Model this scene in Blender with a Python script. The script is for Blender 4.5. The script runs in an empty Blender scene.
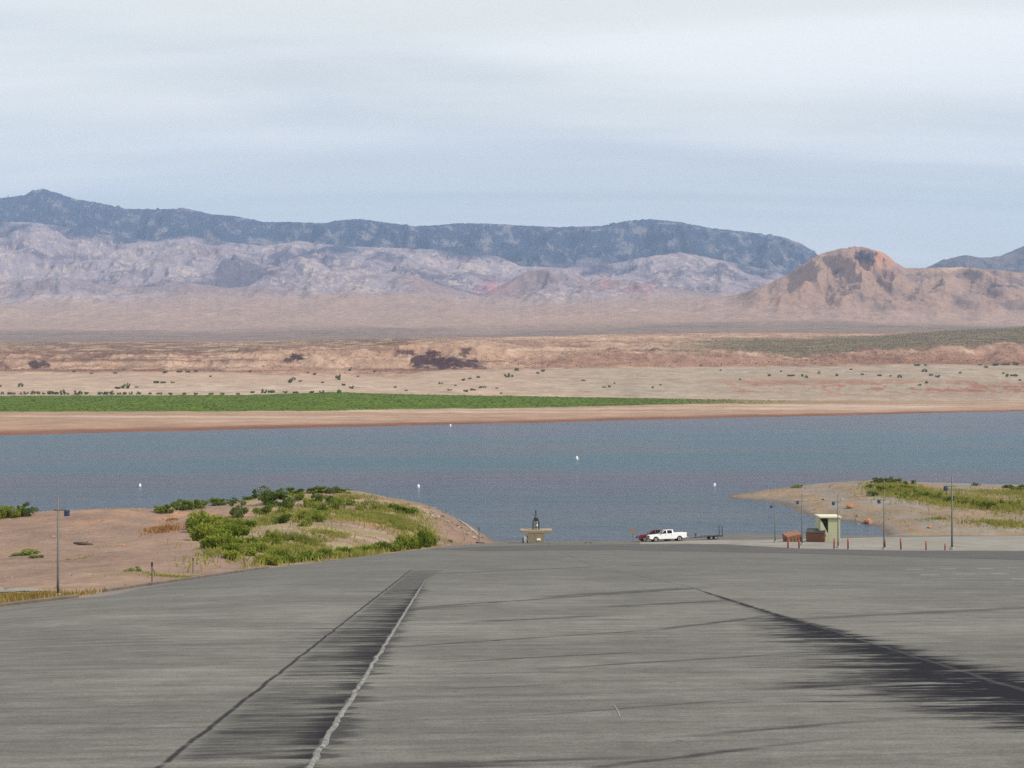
import bpy, bmesh, math, random
import numpy as np
from mathutils import Vector, Matrix

# ------------------------------------------------------------------ camera, sky, sun, exposure
S = bpy.context.scene
F = 1236.0            # focal length in pixels of a 1024 wide frame
H = 25.0              # eye above the lake
cam = bpy.data.objects.new('camera', bpy.data.cameras.new('camera'))
S.collection.objects.link(cam)
cam.location = (0, 0, H)
cam.rotation_euler = (math.radians(90), 0, 0)
cam.data.sensor_width = 36.0
cam.data.lens = 36.0 * F / 1024.0
cam.data.clip_start = 0.1
cam.data.clip_end = 80000
S.camera = cam
S.render.resolution_x, S.render.resolution_y = 1024, 768

SUN_EL = math.radians(45)
SUN_AZ = math.radians(116)       # clockwise from +Y (view direction): to the right and behind
sd = Vector((math.sin(SUN_AZ) * math.cos(SUN_EL), math.cos(SUN_AZ) * math.cos(SUN_EL), math.sin(SUN_EL)))

W = bpy.data.worlds.new("World"); S.world = W; W.use_nodes = True
SKY_STRENGTH = 0.10
CLOUD = 10.4
SUN_STRENGTH = 4.3
HAZE_DENSITY = 5.4e-5
S.view_settings.view_transform = 'Standard'
S.view_settings.look = 'None'
S.view_settings.exposure = 0.0
S.view_settings.gamma = 1.0
S.render.engine = 'CYCLES'
S.cycles.use_denoising = False
S.cycles.use_adaptive_sampling = False
S.cycles.sampling_pattern = 'BLUE_NOISE'
S.cycles.max_bounces = 5
S.cycles.volume_bounces = 0
S.cycles.diffuse_bounces = 2
S.cycles.glossy_bounces = 3
S.cycles.transparent_max_bounces = 8


class NB:
    """small wrapper to write node trees as expressions"""
    def __init__(s, tree):
        s.t = tree
        s.n = tree.nodes
        s.l = tree.links
    def node(s, typ, **kw):
        n = s.n.new(typ)
        for k, v in kw.items():
            setattr(n, k, v)
        return n
    def put(s, sock, v):
        if isinstance(v, bpy.types.NodeSocket):
            s.l.new(v, sock)
        elif isinstance(v, (tuple, list)):
            v = tuple(v)
            if sock.type == 'RGBA' and len(v) == 3: v = v + (1,)
            sock.default_value = v
        else:
            sock.default_value = v
    def m(s, op, a, b=None, c=None, clamp=False):
        n = s.node('ShaderNodeMath', operation=op, use_clamp=clamp)
        s.put(n.inputs[0], a)
        if b is not None: s.put(n.inputs[1], b)
        if c is not None: s.put(n.inputs[2], c)
        return n.outputs[0]
    def add(s, a, b): return s.m('ADD', a, b)
    def sub(s, a, b): return s.m('SUBTRACT', a, b)
    def mul(s, a, b): return s.m('MULTIPLY', a, b)
    def div(s, a, b): return s.m('DIVIDE', a, b)
    def mx(s, a, b): return s.m('MAXIMUM', a, b)
    def mn(s, a, b): return s.m('MINIMUM', a, b)
    def ab(s, a): return s.m('ABSOLUTE', a)
    def ss(s, x, e0, e1, o0=0.0, o1=1.0):
        n = s.node('ShaderNodeMapRange', interpolation_type='SMOOTHSTEP')
        for i, v in enumerate((x, e0, e1, o0, o1)): s.put(n.inputs[i], v)
        return n.outputs[0]
    def lin(s, x, e0, e1, o0=0.0, o1=1.0):
        n = s.node('ShaderNodeMapRange')
        for i, v in enumerate((x, e0, e1, o0, o1)): s.put(n.inputs[i], v)
        return n.outputs[0]
    def pos(s):
        return s.node('ShaderNodeNewGeometry').outputs['Position']
    def obj(s):
        return s.node('ShaderNodeTexCoord').outputs['Object']
    def sep(s, v):
        n = s.node('ShaderNodeSeparateXYZ'); s.put(n.inputs[0], v)
        return n.outputs
    def comb(s, x, y, z):
        n = s.node('ShaderNodeCombineXYZ')
        for i, v in enumerate((x, y, z)): s.put(n.inputs[i], v)
        return n.outputs[0]
    def mapv(s, v, scale=(1, 1, 1), rot=(0, 0, 0), loc=(0, 0, 0)):
        n = s.node('ShaderNodeMapping')
        s.put(n.inputs[0], v); n.inputs['Scale'].default_value = scale
        n.inputs['Rotation'].default_value = rot; n.inputs['Location'].default_value = loc
        return n.outputs[0]
    def noise(s, v, scale, detail=4, rough=0.55, dist=0.0):
        n = s.node('ShaderNodeTexNoise')
        s.put(n.inputs['Vector'], v); n.inputs['Scale'].default_value = scale
        n.inputs['Detail'].default_value = detail; n.inputs['Roughness'].default_value = rough
        n.inputs['Distortion'].default_value = dist
        return n.outputs['Fac']
    def mix(s, f, a, b, blend='MIX'):
        n = s.node('ShaderNodeMix', data_type='RGBA', blend_type=blend)
        s.put(n.inputs[0], f); s.put(n.inputs[6], a); s.put(n.inputs[7], b)
        return n.outputs[2]
    def scalec(s, col, f):
        n = s.node('ShaderNodeVectorMath', operation='SCALE')
        s.put(n.inputs[0], col); s.put(n.inputs['Scale'], f)
        return n.outputs[0]
    def bump(s, h, dist, strength=1.0):
        n = s.node('ShaderNodeBump')
        n.inputs['Strength'].default_value = strength
        n.inputs['Distance'].default_value = dist
        s.put(n.inputs['Height'], h)
        return n.outputs[0]


# ---- sky: Nishita blue behind thin high cloud
W.node_tree.nodes.clear()
nb = NB(W.node_tree)
sky = nb.node('ShaderNodeTexSky', sky_type='NISHITA')
sky.sun_disc = False
sky.sun_elevation = SUN_EL
sky.sun_rotation = SUN_AZ
sky.altitude = 400
sky.air_density = 1.0; sky.dust_density = 1.2; sky.ozone_density = 1.2
dirv = nb.node('ShaderNodeTexCoord').outputs['Generated']
dx, dy, dz = nb.sep(dirv)
dzc = nb.mx(nb.add(dz, 0.10), 0.05)
cp = nb.comb(nb.div(dx, dzc), nb.div(dy, dzc), 0.0)          # the cloud layer seen as a flat sheet overhead
c1 = nb.noise(nb.mapv(cp, scale=(0.42, 0.9, 1), rot=(0, 0, 0.10), loc=(3.1, 0.4, 0)), 0.9, 5, 0.50, 0.5)
c2 = nb.noise(nb.mapv(cp, scale=(0.5, 1.9, 1), rot=(0, 0, 0.14), loc=(0.7, 1.9, 0)), 1.0, 6, 0.55, 0.3)
cov = nb.add(nb.mul(c1, 0.65), nb.mul(c2, 0.35))
cov = nb.ss(nb.add(cov, nb.lin(dz, 0.06, 0.30, -0.10, 0.13)), 0.36, 0.66)
shade = nb.noise(nb.mapv(cp, scale=(0.35, 1.7, 1), rot=(0, 0, 0.10), loc=(7, 2, 0)), 1.0, 4, 0.5, 0.4)
ccol = nb.mix(nb.ss(shade, 0.34, 0.62), (0.965, 0.985, 0.925), (1.0, 1.0, 0.965))
ccol = nb.scalec(ccol, nb.ss(shade, 0.32, 0.64, 0.93 * CLOUD, 1.04 * CLOUD))
skyc = nb.mix(nb.add(0.66, nb.mul(cov, 0.34)), sky.outputs[0], ccol)
bg = nb.node('ShaderNodeBackground'); nb.put(bg.inputs[0], skyc); bg.inputs[1].default_value = SKY_STRENGTH
out = nb.node('ShaderNodeOutputWorld'); nb.l.new(bg.outputs[0], out.inputs[0])

sl = bpy.data.lights.new('sun', 'SUN'); sl.energy = SUN_STRENGTH; sl.angle = math.radians(0.55); sl.color = (1.0, 0.955, 0.88)
sun = bpy.data.objects.new('sun', sl); S.collection.objects.link(sun)
sun.rotation_euler = sd.to_track_quat('Z', 'Y').to_euler()
sun.location = (60, -60, 120)

# ------------------------------------------------------------------ numeric helpers
rng = np.random.default_rng(11)
random.seed(5)

_perm = np.random.default_rng(3).permutation(4096)
_grad = np.random.default_rng(4).uniform(0, 2 * np.pi, 4096)
_gx, _gy = np.cos(_grad), np.sin(_grad)

def perlin(x, y, seed=0):
    x = np.asarray(x, float) + seed * 17.31; y = np.asarray(y, float) + seed * 7.77
    xi = np.floor(x).astype(np.int64); yi = np.floor(y).astype(np.int64)
    xf = x - xi; yf = y - yi
    def g(ix, iy, fx, fy):
        h = _perm[(_perm[ix & 4095] + iy) & 4095]
        return _gx[h] * fx + _gy[h] * fy
    u = xf * xf * xf * (xf * (xf * 6 - 15) + 10); v = yf * yf * yf * (yf * (yf * 6 - 15) + 10)
    a = g(xi, yi, xf, yf); b = g(xi + 1, yi, xf - 1, yf)
    c = g(xi, yi + 1, xf, yf - 1); d = g(xi + 1, yi + 1, xf - 1, yf - 1)
    return ((a + (b - a) * u) * (1 - v) + (c + (d - c) * u) * v) * 1.5

def fbm(x, y, octv=5, gain=0.5, seed=0):
    s = 0; a = 1.0; t = 0
    for i in range(octv):
        s = s + a * perlin(x * 2 ** i, y * 2 ** i, seed + i); t += a; a *= gain
    return s / t

def ridged(x, y, octv=5, gain=0.5, seed=0):
    s = 0; a = 1.0; t = 0; w = 1.0
    for i in range(octv):
        n = 1 - np.abs(perlin(x * 2 ** i, y * 2 ** i, seed + i)); n = n * n
        s = s + a * n * w; t += a; a *= gain
        w = np.clip(n * 1.6, 0, 1)
    return s / t

def sstep(a, b, x):
    t = np.clip((x - a) / (b - a), 0, 1)
    return t * t * (3 - 2 * t)

def lerp(a, b, t): return a + (b - a) * t

def at(px, py, Y):
    return ((px - 512) / F * Y, Y, H - (py - 384) / F * Y)

# ------------------------------------------------------------------ object helpers
def link(o, parent=None):
    S.collection.objects.link(o)
    if parent: o.parent = parent
    return o

def tag(o, label=None, cat=None, group=None, kind=None):
    if label: o['label'] = label
    if cat: o['category'] = cat
    if group: o['group'] = group
    if kind: o['kind'] = kind
    return o

def empty(name, loc=(0, 0, 0)):
    o = bpy.data.objects.new(name, None); o.location = loc
    o.empty_display_size = 0.3
    return link(o)

def mesh_np(name, verts, faces, mat, parent=None, smooth=True, col=None, mats=None, idx=None):
    """verts (n,3), faces (m,k) numpy arrays -> one mesh object"""
    me = bpy.data.meshes.new(name)
    v = np.ascontiguousarray(verts, np.float32); f = np.ascontiguousarray(faces, np.int32)
    me.vertices.add(len(v)); me.vertices.foreach_set('co', v.ravel())
    k = f.shape[1]
    me.loops.add(f.size); me.loops.foreach_set('vertex_index', f.ravel())
    me.polygons.add(len(f)); me.polygons.foreach_set('loop_start', np.arange(0, f.size, k, dtype=np.int32))
    me.update(calc_edges=True)
    me.polygons.foreach_set('use_smooth', np.full(len(f), smooth))
    if col is not None:
        a = me.color_attributes.new('Col', 'FLOAT_COLOR', 'POINT')
        c = np.ones((len(v), 4), np.float32); c[:, :3] = col
        a.data.foreach_set('color', c.ravel())
    me.materials.append(mat)
    o = bpy.data.objects.new(name, me)
    return link(o, parent)

def obj(name, bm, mat, parent=None, smooth=False):
    bmesh.ops.recalc_face_normals(bm, faces=bm.faces)
    me = bpy.data.meshes.new(name); bm.to_mesh(me); bm.free()
    if smooth:
        for p in me.polygons: p.use_smooth = True
    me.materials.append(mat)
    return link(bpy.data.objects.new(name, me), parent)

def box(bm, x0, x1, y0, y1, z0, z1, bev=0.0):
    r = bmesh.ops.create_cube(bm, size=1)
    for v in r['verts']:
        v.co = Vector((lerp(x0, x1, v.co.x + .5), lerp(y0, y1, v.co.y + .5), lerp(z0, z1, v.co.z + .5)))
    if bev:
        es = list({e for v in r['verts'] for e in v.link_edges})
        bmesh.ops.bevel(bm, geom=es, offset=bev, segments=2, affect='EDGES', profile=0.5)

def tube(bm, pts, r, n=8):
    """a round bar along points; r is a number or one radius per point"""
    pts = [Vector(p) for p in pts]
    rs = r if isinstance(r, (list, tuple)) else [r] * len(pts)
    rings = []
    for i, p in enumerate(pts):
        d = (pts[min(i + 1, len(pts) - 1)] - pts[max(i - 1, 0)]).normalized()
        a = d.orthogonal().normalized() if abs(d.z) > .9 else d.cross(Vector((0, 0, 1))).normalized()
        b = d.cross(a)
        rings.append([bm.verts.new(p + (a * math.cos(t) + b * math.sin(t)) * rs[i]) for t in [2 * math.pi * k / n for k in range(n)]])
    for i in range(len(rings) - 1):
        for k in range(n):
            bm.faces.new((rings[i][k], rings[i][(k + 1) % n], rings[i + 1][(k + 1) % n], rings[i + 1][k]))
    bm.faces.new(rings[0]); bm.faces.new(rings[-1])

def prism(bm, prof, y0, y1, bev=0.0):
    """a side outline (x,z) pushed across from y0 to y1"""
    a = [bm.verts.new((x, y0, z)) for x, z in prof]; b = [bm.verts.new((x, y1, z)) for x, z in prof]
    n = len(prof)
    fs = [bm.faces.new(a), bm.faces.new(b)]
    for i in range(n):
        fs.append(bm.faces.new((a[i], a[(i + 1) % n], b[(i + 1) % n], b[i])))
    if bev:
        es = [e for f in fs[:2] for e in f.edges]
        bmesh.ops.bevel(bm, geom=es, offset=bev, segments=2, affect='EDGES', profile=0.6)

def copy_tree(o, parent=None):
    c = o.copy(); S.collection.objects.link(c); c.parent = parent
    for ch in list(o.children): copy_tree(ch, c)
    return c

def BM(): return bmesh.new()

# ------------------------------------------------------------------ materials
def new_mat(name):
    m = bpy.data.materials.new(name); m.use_nodes = True
    m.node_tree.nodes.clear()
    b = NB(m.node_tree)
    p = b.node('ShaderNodeBsdfPrincipled'); o = b.node('ShaderNodeOutputMaterial')
    b.l.new(p.outputs[0], o.inputs[0])
    return m, b, p

def simple(name, col, rough=0.5, metal=0.0, vary=0.15, scale=6.0, spec=0.5, bump=0.0):
    m, b, p = new_mat(name)
    n = b.noise(b.obj(), scale, 5, 0.6)
    k = b.lin(n, 0.25, 0.75, 1 - vary, 1 + vary)
    b.put(p.inputs['Base Color'], b.scalec(b.mix(0, col, col), k))
    b.put(p.inputs['Roughness'], b.lin(n, 0.2, 0.8, max(0, rough - .08), min(1, rough + .08)))
    p.inputs['Metallic'].default_value = metal
    p.inputs['Specular IOR Level'].default_value = spec
    if bump: b.put(p.inputs['Normal'], b.bump(n, bump))
    return m

def vertex_ground(name, fine, mid, amp_f, amp_m, bumpd, rough=0.95):
    m, b, p = new_mat(name)
    a = b.node('ShaderNodeVertexColor', layer_name='Col').outputs[0]
    P = b.pos()
    n1 = b.noise(P, fine, 4, 0.65); n2 = b.noise(P, mid, 4, 0.6)
    k = b.mul(b.lin(n1, .25, .75, 1 - amp_f, 1 + amp_f), b.lin(n2, .25, .75, 1 - amp_m, 1 + amp_m))
    b.put(p.inputs['Base Color'], b.scalec(a, k))
    p.inputs['Roughness'].default_value = rough
    p.inputs['Specular IOR Level'].default_value = 0.02
    b.put(p.inputs['Normal'], b.bump(b.add(n1, b.mul(n2, 2.0)), bumpd))
    return m

M = {}
M['steel'] = simple('galvanised_steel', (0.115, 0.115, 0.11), 0.6, 0.2)
M['lamp_blue'] = simple('blue_lamp_housing', (0.02, 0.042, 0.095), 0.5)
M['lens'] = simple('lamp_lens', (0.55, 0.57, 0.58), 0.2)
M['red_paint'] = simple('red_bollard_paint', (0.25, 0.036, 0.028), 0.6, vary=0.3)
M['concrete'] = simple('old_concrete', (0.30, 0.27, 0.22), 0.9, vary=0.25, scale=3, bump=0.02)
M['tan_conc'] = simple('tan_concrete', (0.25, 0.20, 0.135), 0.9, vary=0.25, scale=2.0, bump=0.02)
M['kerb'] = simple('dark_kerb_concrete', (0.12, 0.092, 0.075), 0.9, vary=0.45, scale=1.2, bump=0.02)  # dark brown kerb tone, mottled at random
M['cream'] = simple('cream_metal_siding', (0.42, 0.42, 0.28), 0.6, vary=0.08)
M['roof_cream'] = simple('pale_roof_sheet', (0.54, 0.52, 0.39), 0.5, vary=0.1)
M['rust'] = simple('rust_red_bin_paint', (0.165, 0.068, 0.044), 0.75, vary=0.3, scale=3)
M['rust_o'] = simple('weathered_orange_paint', (0.20, 0.092, 0.05), 0.8, vary=0.4, scale=3)
M['black'] = simple('black_plastic', (0.018, 0.018, 0.02), 0.5)
M['rubber'] = simple('tyre_rubber', (0.015, 0.015, 0.016), 0.8)
M['rim'] = simple('alloy_rim', (0.5, 0.5, 0.5), 0.3, 0.8)
M['white'] = simple('white_car_paint', (0.80, 0.80, 0.80), 0.25, vary=0.03)
M['maroon'] = simple('maroon_car_paint', (0.13, 0.012, 0.025), 0.25, vary=0.05)
M['glass'] = simple('dark_window_glass', (0.008, 0.009, 0.012), 0.12, spec=.25)
M['chrome'] = simple('bumper_chrome', (0.5, 0.5, 0.5), 0.15, 1.0)
M['lampglass'] = simple('headlight_glass', (0.7, 0.7, 0.72), 0.1)
M['tail'] = simple('tail_light_red', (0.35, 0.01, 0.01), 0.2)
M['trailer'] = simple('black_trailer_frame', (0.03, 0.03, 0.035), 0.45)
M['grey_bunk'] = simple('grey_bunk_carpet', (0.12, 0.12, 0.13), 0.95)
M['amber'] = simple('amber_sign_face', (0.36, 0.18, 0.04), 0.6, vary=0.08)
M['white_buoy'] = simple('white_buoy_plastic', (0.85, 0.85, 0.85), 0.35, vary=0.04)
M['orange_band'] = simple('orange_band', (0.75, 0.18, 0.03), 0.4)
M['sign_white'] = simple('white_sign_plate', (0.82, 0.82, 0.80), 0.5, vary=0.05)
M['dark_metal'] = simple('dark_beacon_metal', (0.035, 0.04, 0.05), 0.5)
M['brown_post'] = simple('brown_marker_post', (0.10, 0.055, 0.035), 0.6)
M['rock'] = simple('dark_rock', (0.10, 0.075, 0.06), 0.9, vary=0.4, scale=2, bump=0.05)
M['rock_o'] = simple('orange_sandstone', (0.36, 0.17, 0.095), 0.9, vary=0.3, scale=1.5, bump=0.08)
M['rock_p'] = simple('pale_riprap_rock', (0.36, 0.30, 0.26), 0.9, vary=0.3, scale=1.5, bump=0.08)
M['rock_t'] = simple('tan_riprap_rock', (0.22, 0.155, 0.12), 0.9, vary=0.3, scale=1.5, bump=0.08)
M['wood'] = simple('weathered_driftwood', (0.075, 0.055, 0.045), 0.9, vary=0.3)

def foliage(name, c0, c1, scale=0.6):
    m, b, p = new_mat(name)
    oi = b.node('ShaderNodeObjectInfo').outputs['Random']
    n = b.noise(b.pos(), scale, 3, 0.6)
    f = b.ss(b.add(n, b.lin(oi, 0, 1, -.2, .2)), 0.32, 0.68)
    b.put(p.inputs['Base Color'], b.mix(f, c0, c1))
    p.inputs['Roughness'].default_value = 0.65
    p.inputs['Specular IOR Level'].default_value = 0.06
    tl_ = b.node('ShaderNodeBsdfTranslucent'); b.put(tl_.inputs[0], b.mix(f, c0, c1))
    ms = b.node('ShaderNodeMixShader'); ms.inputs[0].default_value = .38
    b.l.new(p.outputs[0], ms.inputs[1]); b.l.new(tl_.outputs[0], ms.inputs[2])
    o = [n_ for n_ in b.n if n_.type == 'OUTPUT_MATERIAL'][0]; b.l.new(ms.outputs[0], o.inputs[0])
    return m
M['bush'] = foliage('bush_leaves', (0.115, 0.165, 0.032), (0.20, 0.24, 0.055))
M['dark_bush'] = foliage('dark_bush_leaves', (0.075, 0.115, 0.028), (0.13, 0.165, 0.045))
M['willow'] = foliage('tall_shrub_leaves', (0.115, 0.165, 0.022), (0.230, 0.260, 0.040), 0.35)
M['grass'] = foliage('green_grass', (0.155, 0.190, 0.035), (0.300, 0.275, 0.075), 0.25)
M['dry'] = foliage('dry_grass', (0.24, 0.17, 0.055), (0.36, 0.27, 0.10), 0.5)
M['reed'] = foliage('far_reeds', (0.10, 0.138, 0.018), (0.155, 0.178, 0.026), 0.03)
M['shore'] = foliage('shore_bush_leaves', (0.15, 0.175, 0.065), (0.24, 0.25, 0.10), 0.1)
M['scrub'] = foliage('desert_scrub', (0.085, 0.08, 0.038), (0.15, 0.125, 0.065), 0.05)
M['dead'] = foliage('dead_brush', (0.30, 0.16, 0.07), (0.42, 0.25, 0.11), 0.8)

# ------------------------------------------------------------------ near ground: ramp plane, mound, peninsula
def R(X, Y):
    """surface of the paved ramp"""
    X = np.asarray(X, float); Y = np.asarray(Y, float)
    s2 = lerp(0.102, 0.085, sstep(15, 40, X))
    s2 = lerp(s2, 0.108, sstep(0, -12, X) if False else np.clip(-X / 12, 0, 1))
    t = Y - 150
    soft = 0.5 * (t + np.sqrt(t * t + 64))            # smooth change of slope
    drop = 2.2 + 0.12 * Y - (0.12 - s2) * soft
    cr = 0.0038 * np.maximum(0, -X - 6) ** 2 * (1 - sstep(110, 185, Y))
    return H - drop - cr

def hit(px, py, fn, y0=6.0, y1=420.0):
    """walk the line of sight of a picture point to the ground; returns X, Y, Z"""
    Y = np.arange(y0, y1, 0.25)
    X = (px - 512) / F * Y; Zr = H - (py - 384) / F * Y
    d = Zr - fn(X, Y)
    k = np.argmax(d < 0)
    if d[k] >= 0: k = len(Y) - 1
    if k > 0:
        t = d[k - 1] / (d[k - 1] - d[k] + 1e-9)
        y = Y[k - 1] + t * 0.25
    else: y = Y[0]
    x = (px - 512) / F * y
    return float(x), float(y), float(fn(np.array([x]), np.array([y]))[0])

edge_img = [(-40, 612), (0, 607), (78, 598), (105, 592), (180, 581), (255, 570), (330, 560.5), (400, 552), (440, 547.2), (458, 545.4), (478, 543.8), (494, 542.7)]
edge_pts = [hit(px, py, R) for px, py in edge_img]
_ey = np.array([p[1] for p in edge_pts]); _ex = np.array([p[0] for p in edge_pts])
o_ = np.argsort(_ey); _ey, _ex = _ey[o_], _ex[o_]
def EDGE(Y):
    return np.interp(Y, np.concatenate([[-40], _ey, [_ey[-1] + 12, 280]]), np.concatenate([[_ex[0]], _ex, [_ex[-1] + 2.5, _ex[-1] + 2.5]]))

ctrl = []
for px, py, Y in [
    (-60, 590, 78), (-60, 560, 112), (-60, 535, 145), (-60, 516, 178),
    (20, 583, 84), (20, 560, 110), (20, 540, 140), (20, 522, 163), (20, 514, 180),
    (80, 570, 96), (80, 545, 130), (80, 510, 176),
    (140, 573, 88), (140, 550, 120), (140, 530, 148), (140, 510, 172), (185, 517, 172),
    (200, 563, 98), (200, 540, 132), (200, 520, 168), (200, 507, 196),
    (250, 558, 106), (250, 532, 150), (250, 512, 183), (262, 497, 206),
    (300, 553, 116), (300, 532, 150), (300, 512, 184), (300, 492, 212),
    (350, 549, 126), (350, 527, 165), (350, 508, 190), (345, 491, 213),
    (400, 545, 150), (400, 527, 173), (400, 501, 207),
    (440, 537, 176), (440, 514, 199), (425, 505, 205), (462, 522, 199), (470, 536, 186), (482, 534, 197), (492, 539.5, 196),
    (1024, 531, 203), (952, 526, 206), (952, 505, 243), (952, 490, 280), (1024, 505, 240), (1024, 488, 277), (1090, 530, 203), (1090, 490, 270),
    (900, 517, 222), (900, 500, 248), (900, 487, 275), (880, 481, 292), (870, 500, 249), (850, 513, 229), (830, 490, 278), (840, 482.5, 295), (800, 486, 293), (765, 491, 284), (790, 500, 263)]:
    ctrl.append(at(px, py, Y))
for px, Y, z in [(-60, 215, 1.5), (20, 215, 1.5), (80, 212, 1.5), (140, 208, 2.0), (-60, 240, -3), (20, 240, -3), (80, 240, -3), (140, 240, -3), (200, 245, -3), (260, 246, -3), (300, 250, -3), (345, 250, -3), (400, 242, -3), (440, 228, -3), (475, 220, -3), (505, 206, -1.2),
                 (728, 271, 0.0), (790, 252, 0.0), (850, 224.5, 0.0), (882, 209, 0.0), (700, 265, -1.5), (760, 235, -1.8), (800, 225, -1.8), (840, 211, -1.4), (860, 205, -.8),
                 (728, 300, -2), (770, 315, -2), (820, 330, -2), (880, 335, -2), (950, 330, -2), (1024, 325, -2), (1090, 320, -2), (560, 260, -4), (620, 260, -4), (640, 225, -2.5), (700, 222, -2.2), (560, 340, -6), (300, 340, -6), (20, 340, -6), (700, 345, -6), (520, 225, -3)]:
    ctrl.append(((px - 512) / F * Y, Y, z))
for i, (x, y, z) in enumerate(edge_pts):
    ctrl.append((x, y, z)); 
for x in (-20, 0, 20, 45, 70, 100):
    for y in (-30, 60, 140):
        ctrl.append((x, y, float(R(x, y))))
for x in (45, 62, 80, 100): ctrl.append((x, 196, float(R(x, 196))))
C_ = np.array(ctrl); SC = 50.0
def _U(r2): return np.where(r2 > 1e-12, r2 * np.log(np.maximum(r2, 1e-12)), 0)
def tps_fit(P):
    xy = P[:, :2] / SC; n = len(P)
    K = _U(((xy[:, None] - xy[None]) ** 2).sum(2)) + np.eye(n) * 0.004
    Q = np.hstack([np.ones((n, 1)), xy])
    A = np.block([[K, Q], [Q.T, np.zeros((3, 3))]])
    return np.linalg.solve(A, np.concatenate([P[:, 2], np.zeros(3)])), xy
_w, _cxy = tps_fit(C_)
def TPS(X, Y):
    sh = np.shape(X); x = np.ravel(X) / SC; y = np.ravel(Y) / SC
    z = _w[-3] + _w[-2] * x + _w[-1] * y
    for i in range(len(_cxy)):
        z = z + _w[i] * _U((x - _cxy[i, 0]) ** 2 + (y - _cxy[i, 1]) ** 2)
    return z.reshape(sh)

def inside(X, Y):
    """1 on the paved area"""
    d = X - EDGE(Y)
    end = lerp(206, 199, sstep(38, 48, X))
    return (d > 0) & (Y < end)

def GROUND(X, Y):
    X = np.asarray(X, float); Y = np.asarray(Y, float)
    t = TPS(X, Y); r = R(X, Y)
    amp = sstep(-.5, 2.5, t)
    t = t + amp * (0.55 * fbm(X / 22, Y / 22, 4, .5, 2) + 0.30 * fbm(X / 5, Y / 5, 4, .55, 9))
    # old shorelines: small benches on the slope
    tr = np.abs(((t + 0.15 * fbm(X / 9, Y / 9, 3, .5, 5)) / 0.75) % 1 - .5) * 2
    t = t + sstep(0.1, 1.0, t) * (1 - sstep(5, 8, t)) * 0.16 * (tr - .5)
    wl = sstep(0, 7, EDGE(Y) - X)
    we = sstep(lerp(198, 195, sstep(30, 48, X)), 206, Y) * sstep(-2, 6, X - EDGE(Y))
    w = np.maximum(wl, we)
    return np.where(Y > 0, lerp(r - 0.01, t, w), r)

def G0(X, Y):     # what the eye meets: paving where paved, else dirt
    return np.where(inside(X, Y), R(X, Y), GROUND(X, Y))

def spot(px, py): return hit(px, py, G0)

def grid_faces(ny, nx):
    i = np.arange(ny * nx).reshape(ny, nx)
    return np.stack([i[:-1, :-1], i[:-1, 1:], i[1:, 1:], i[1:, :-1]], -1).reshape(-1, 4)

gx = np.arange(-170, 190, 0.6); gy = np.arange(-35, 350, 0.6)
XX, YY = np.meshgrid(gx, gy)
ZZ = GROUND(XX, YY)
ins = inside(XX - 0.5, YY) & inside(XX, YY + 0.8)
ZZ = np.where(ins, R(XX, YY) - 0.35, ZZ)
PXX = 512 + F * XX / np.maximum(YY, 1); PYY = 384 - F * (ZZ - H) / np.maximum(YY, 1)
# soil colours by place
nA = fbm(XX / 30, YY / 30, 5, .55, 21); nB = fbm(XX / 6, YY / 6, 4, .6, 31); nC = fbm(XX / 60, YY / 3.0, 4, .6, 41)
pink = np.array([0.208, 0.146, 0.118]); tan = np.array([0.225, 0.157, 0.117]); pale = np.array([0.31, 0.235, 0.185]); orange = np.array([0.35, 0.19, 0.10]); grey = np.array([0.20, 0.18, 0.16])
wet = np.array([0.11, 0.085, 0.07]); green = np.array([0.105, 0.125, 0.04])
def mixc(c, k, w): return c + (k - c) * w[..., None]
col = np.broadcast_to(pink, XX.shape + (3,)).copy()
col = mixc(col, tan, sstep(-.15, .35, nA) * .5)
rmask = sstep(20, 45, XX)
col = mixc(col, np.array([0.218, 0.166, 0.120]), rmask * .9)
strata = 0.5 + 0.5 * np.sin((ZZ + .25 * nA) * 7.5 + nB)
col = mixc(col, grey, rmask * sstep(.35, .9, strata) * .8 * (1 - sstep(2.5, 4, ZZ)))
col = mixc(col, orange, np.exp(-((XX + 46) / 14) ** 2 - ((YY - 170) / 12) ** 2) * sstep(-.1, .3, nB) * .8)
moundg = sstep(228, 256, PXX) * (1 - sstep(-15, -8, XX)) * sstep(95, 115, YY)
col = mixc(col, pale, moundg * sstep(-.1, .3, nC) * .7)
col = mixc(col, orange, moundg * sstep(.12, .4, -nC) * .55)
gm = moundg * sstep(-.12, .2, fbm(XX / 12, YY / 7, 4, .55, 61)) * sstep(3.0, 4.2, ZZ)
col = mixc(col, np.array([.19, .175, .085]), gm * .55)
col = mixc(col, wet, (1 - sstep(0.05, 0.45, ZZ)) * .8)
col = col * (1 + .26 * nB + .16 * nA)[..., None]
tipm = sstep(425, 445, PXX) * (1 - sstep(505, 520, PXX))
col = mixc(col, np.array([.17, .115, .09]), tipm * .5 * sstep(-.2, .2, nB))
lum_ = col.mean(-1, keepdims=True); col = np.clip(lum_ + (col - lum_) * 1.06, .01, .8)
near_mat = vertex_ground('desert_soil', 1.6, 0.33, 0.20, 0.14, 0.10)
g = mesh_np('ground', np.stack([XX, YY, ZZ], -1).reshape(-1, 3), grid_faces(len(gy), len(gx)), near_mat, col=col.reshape(-1, 3))
tag(g, 'pinkish brown desert dirt mound and spit beside the ramp', 'ground', kind='structure')

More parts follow.
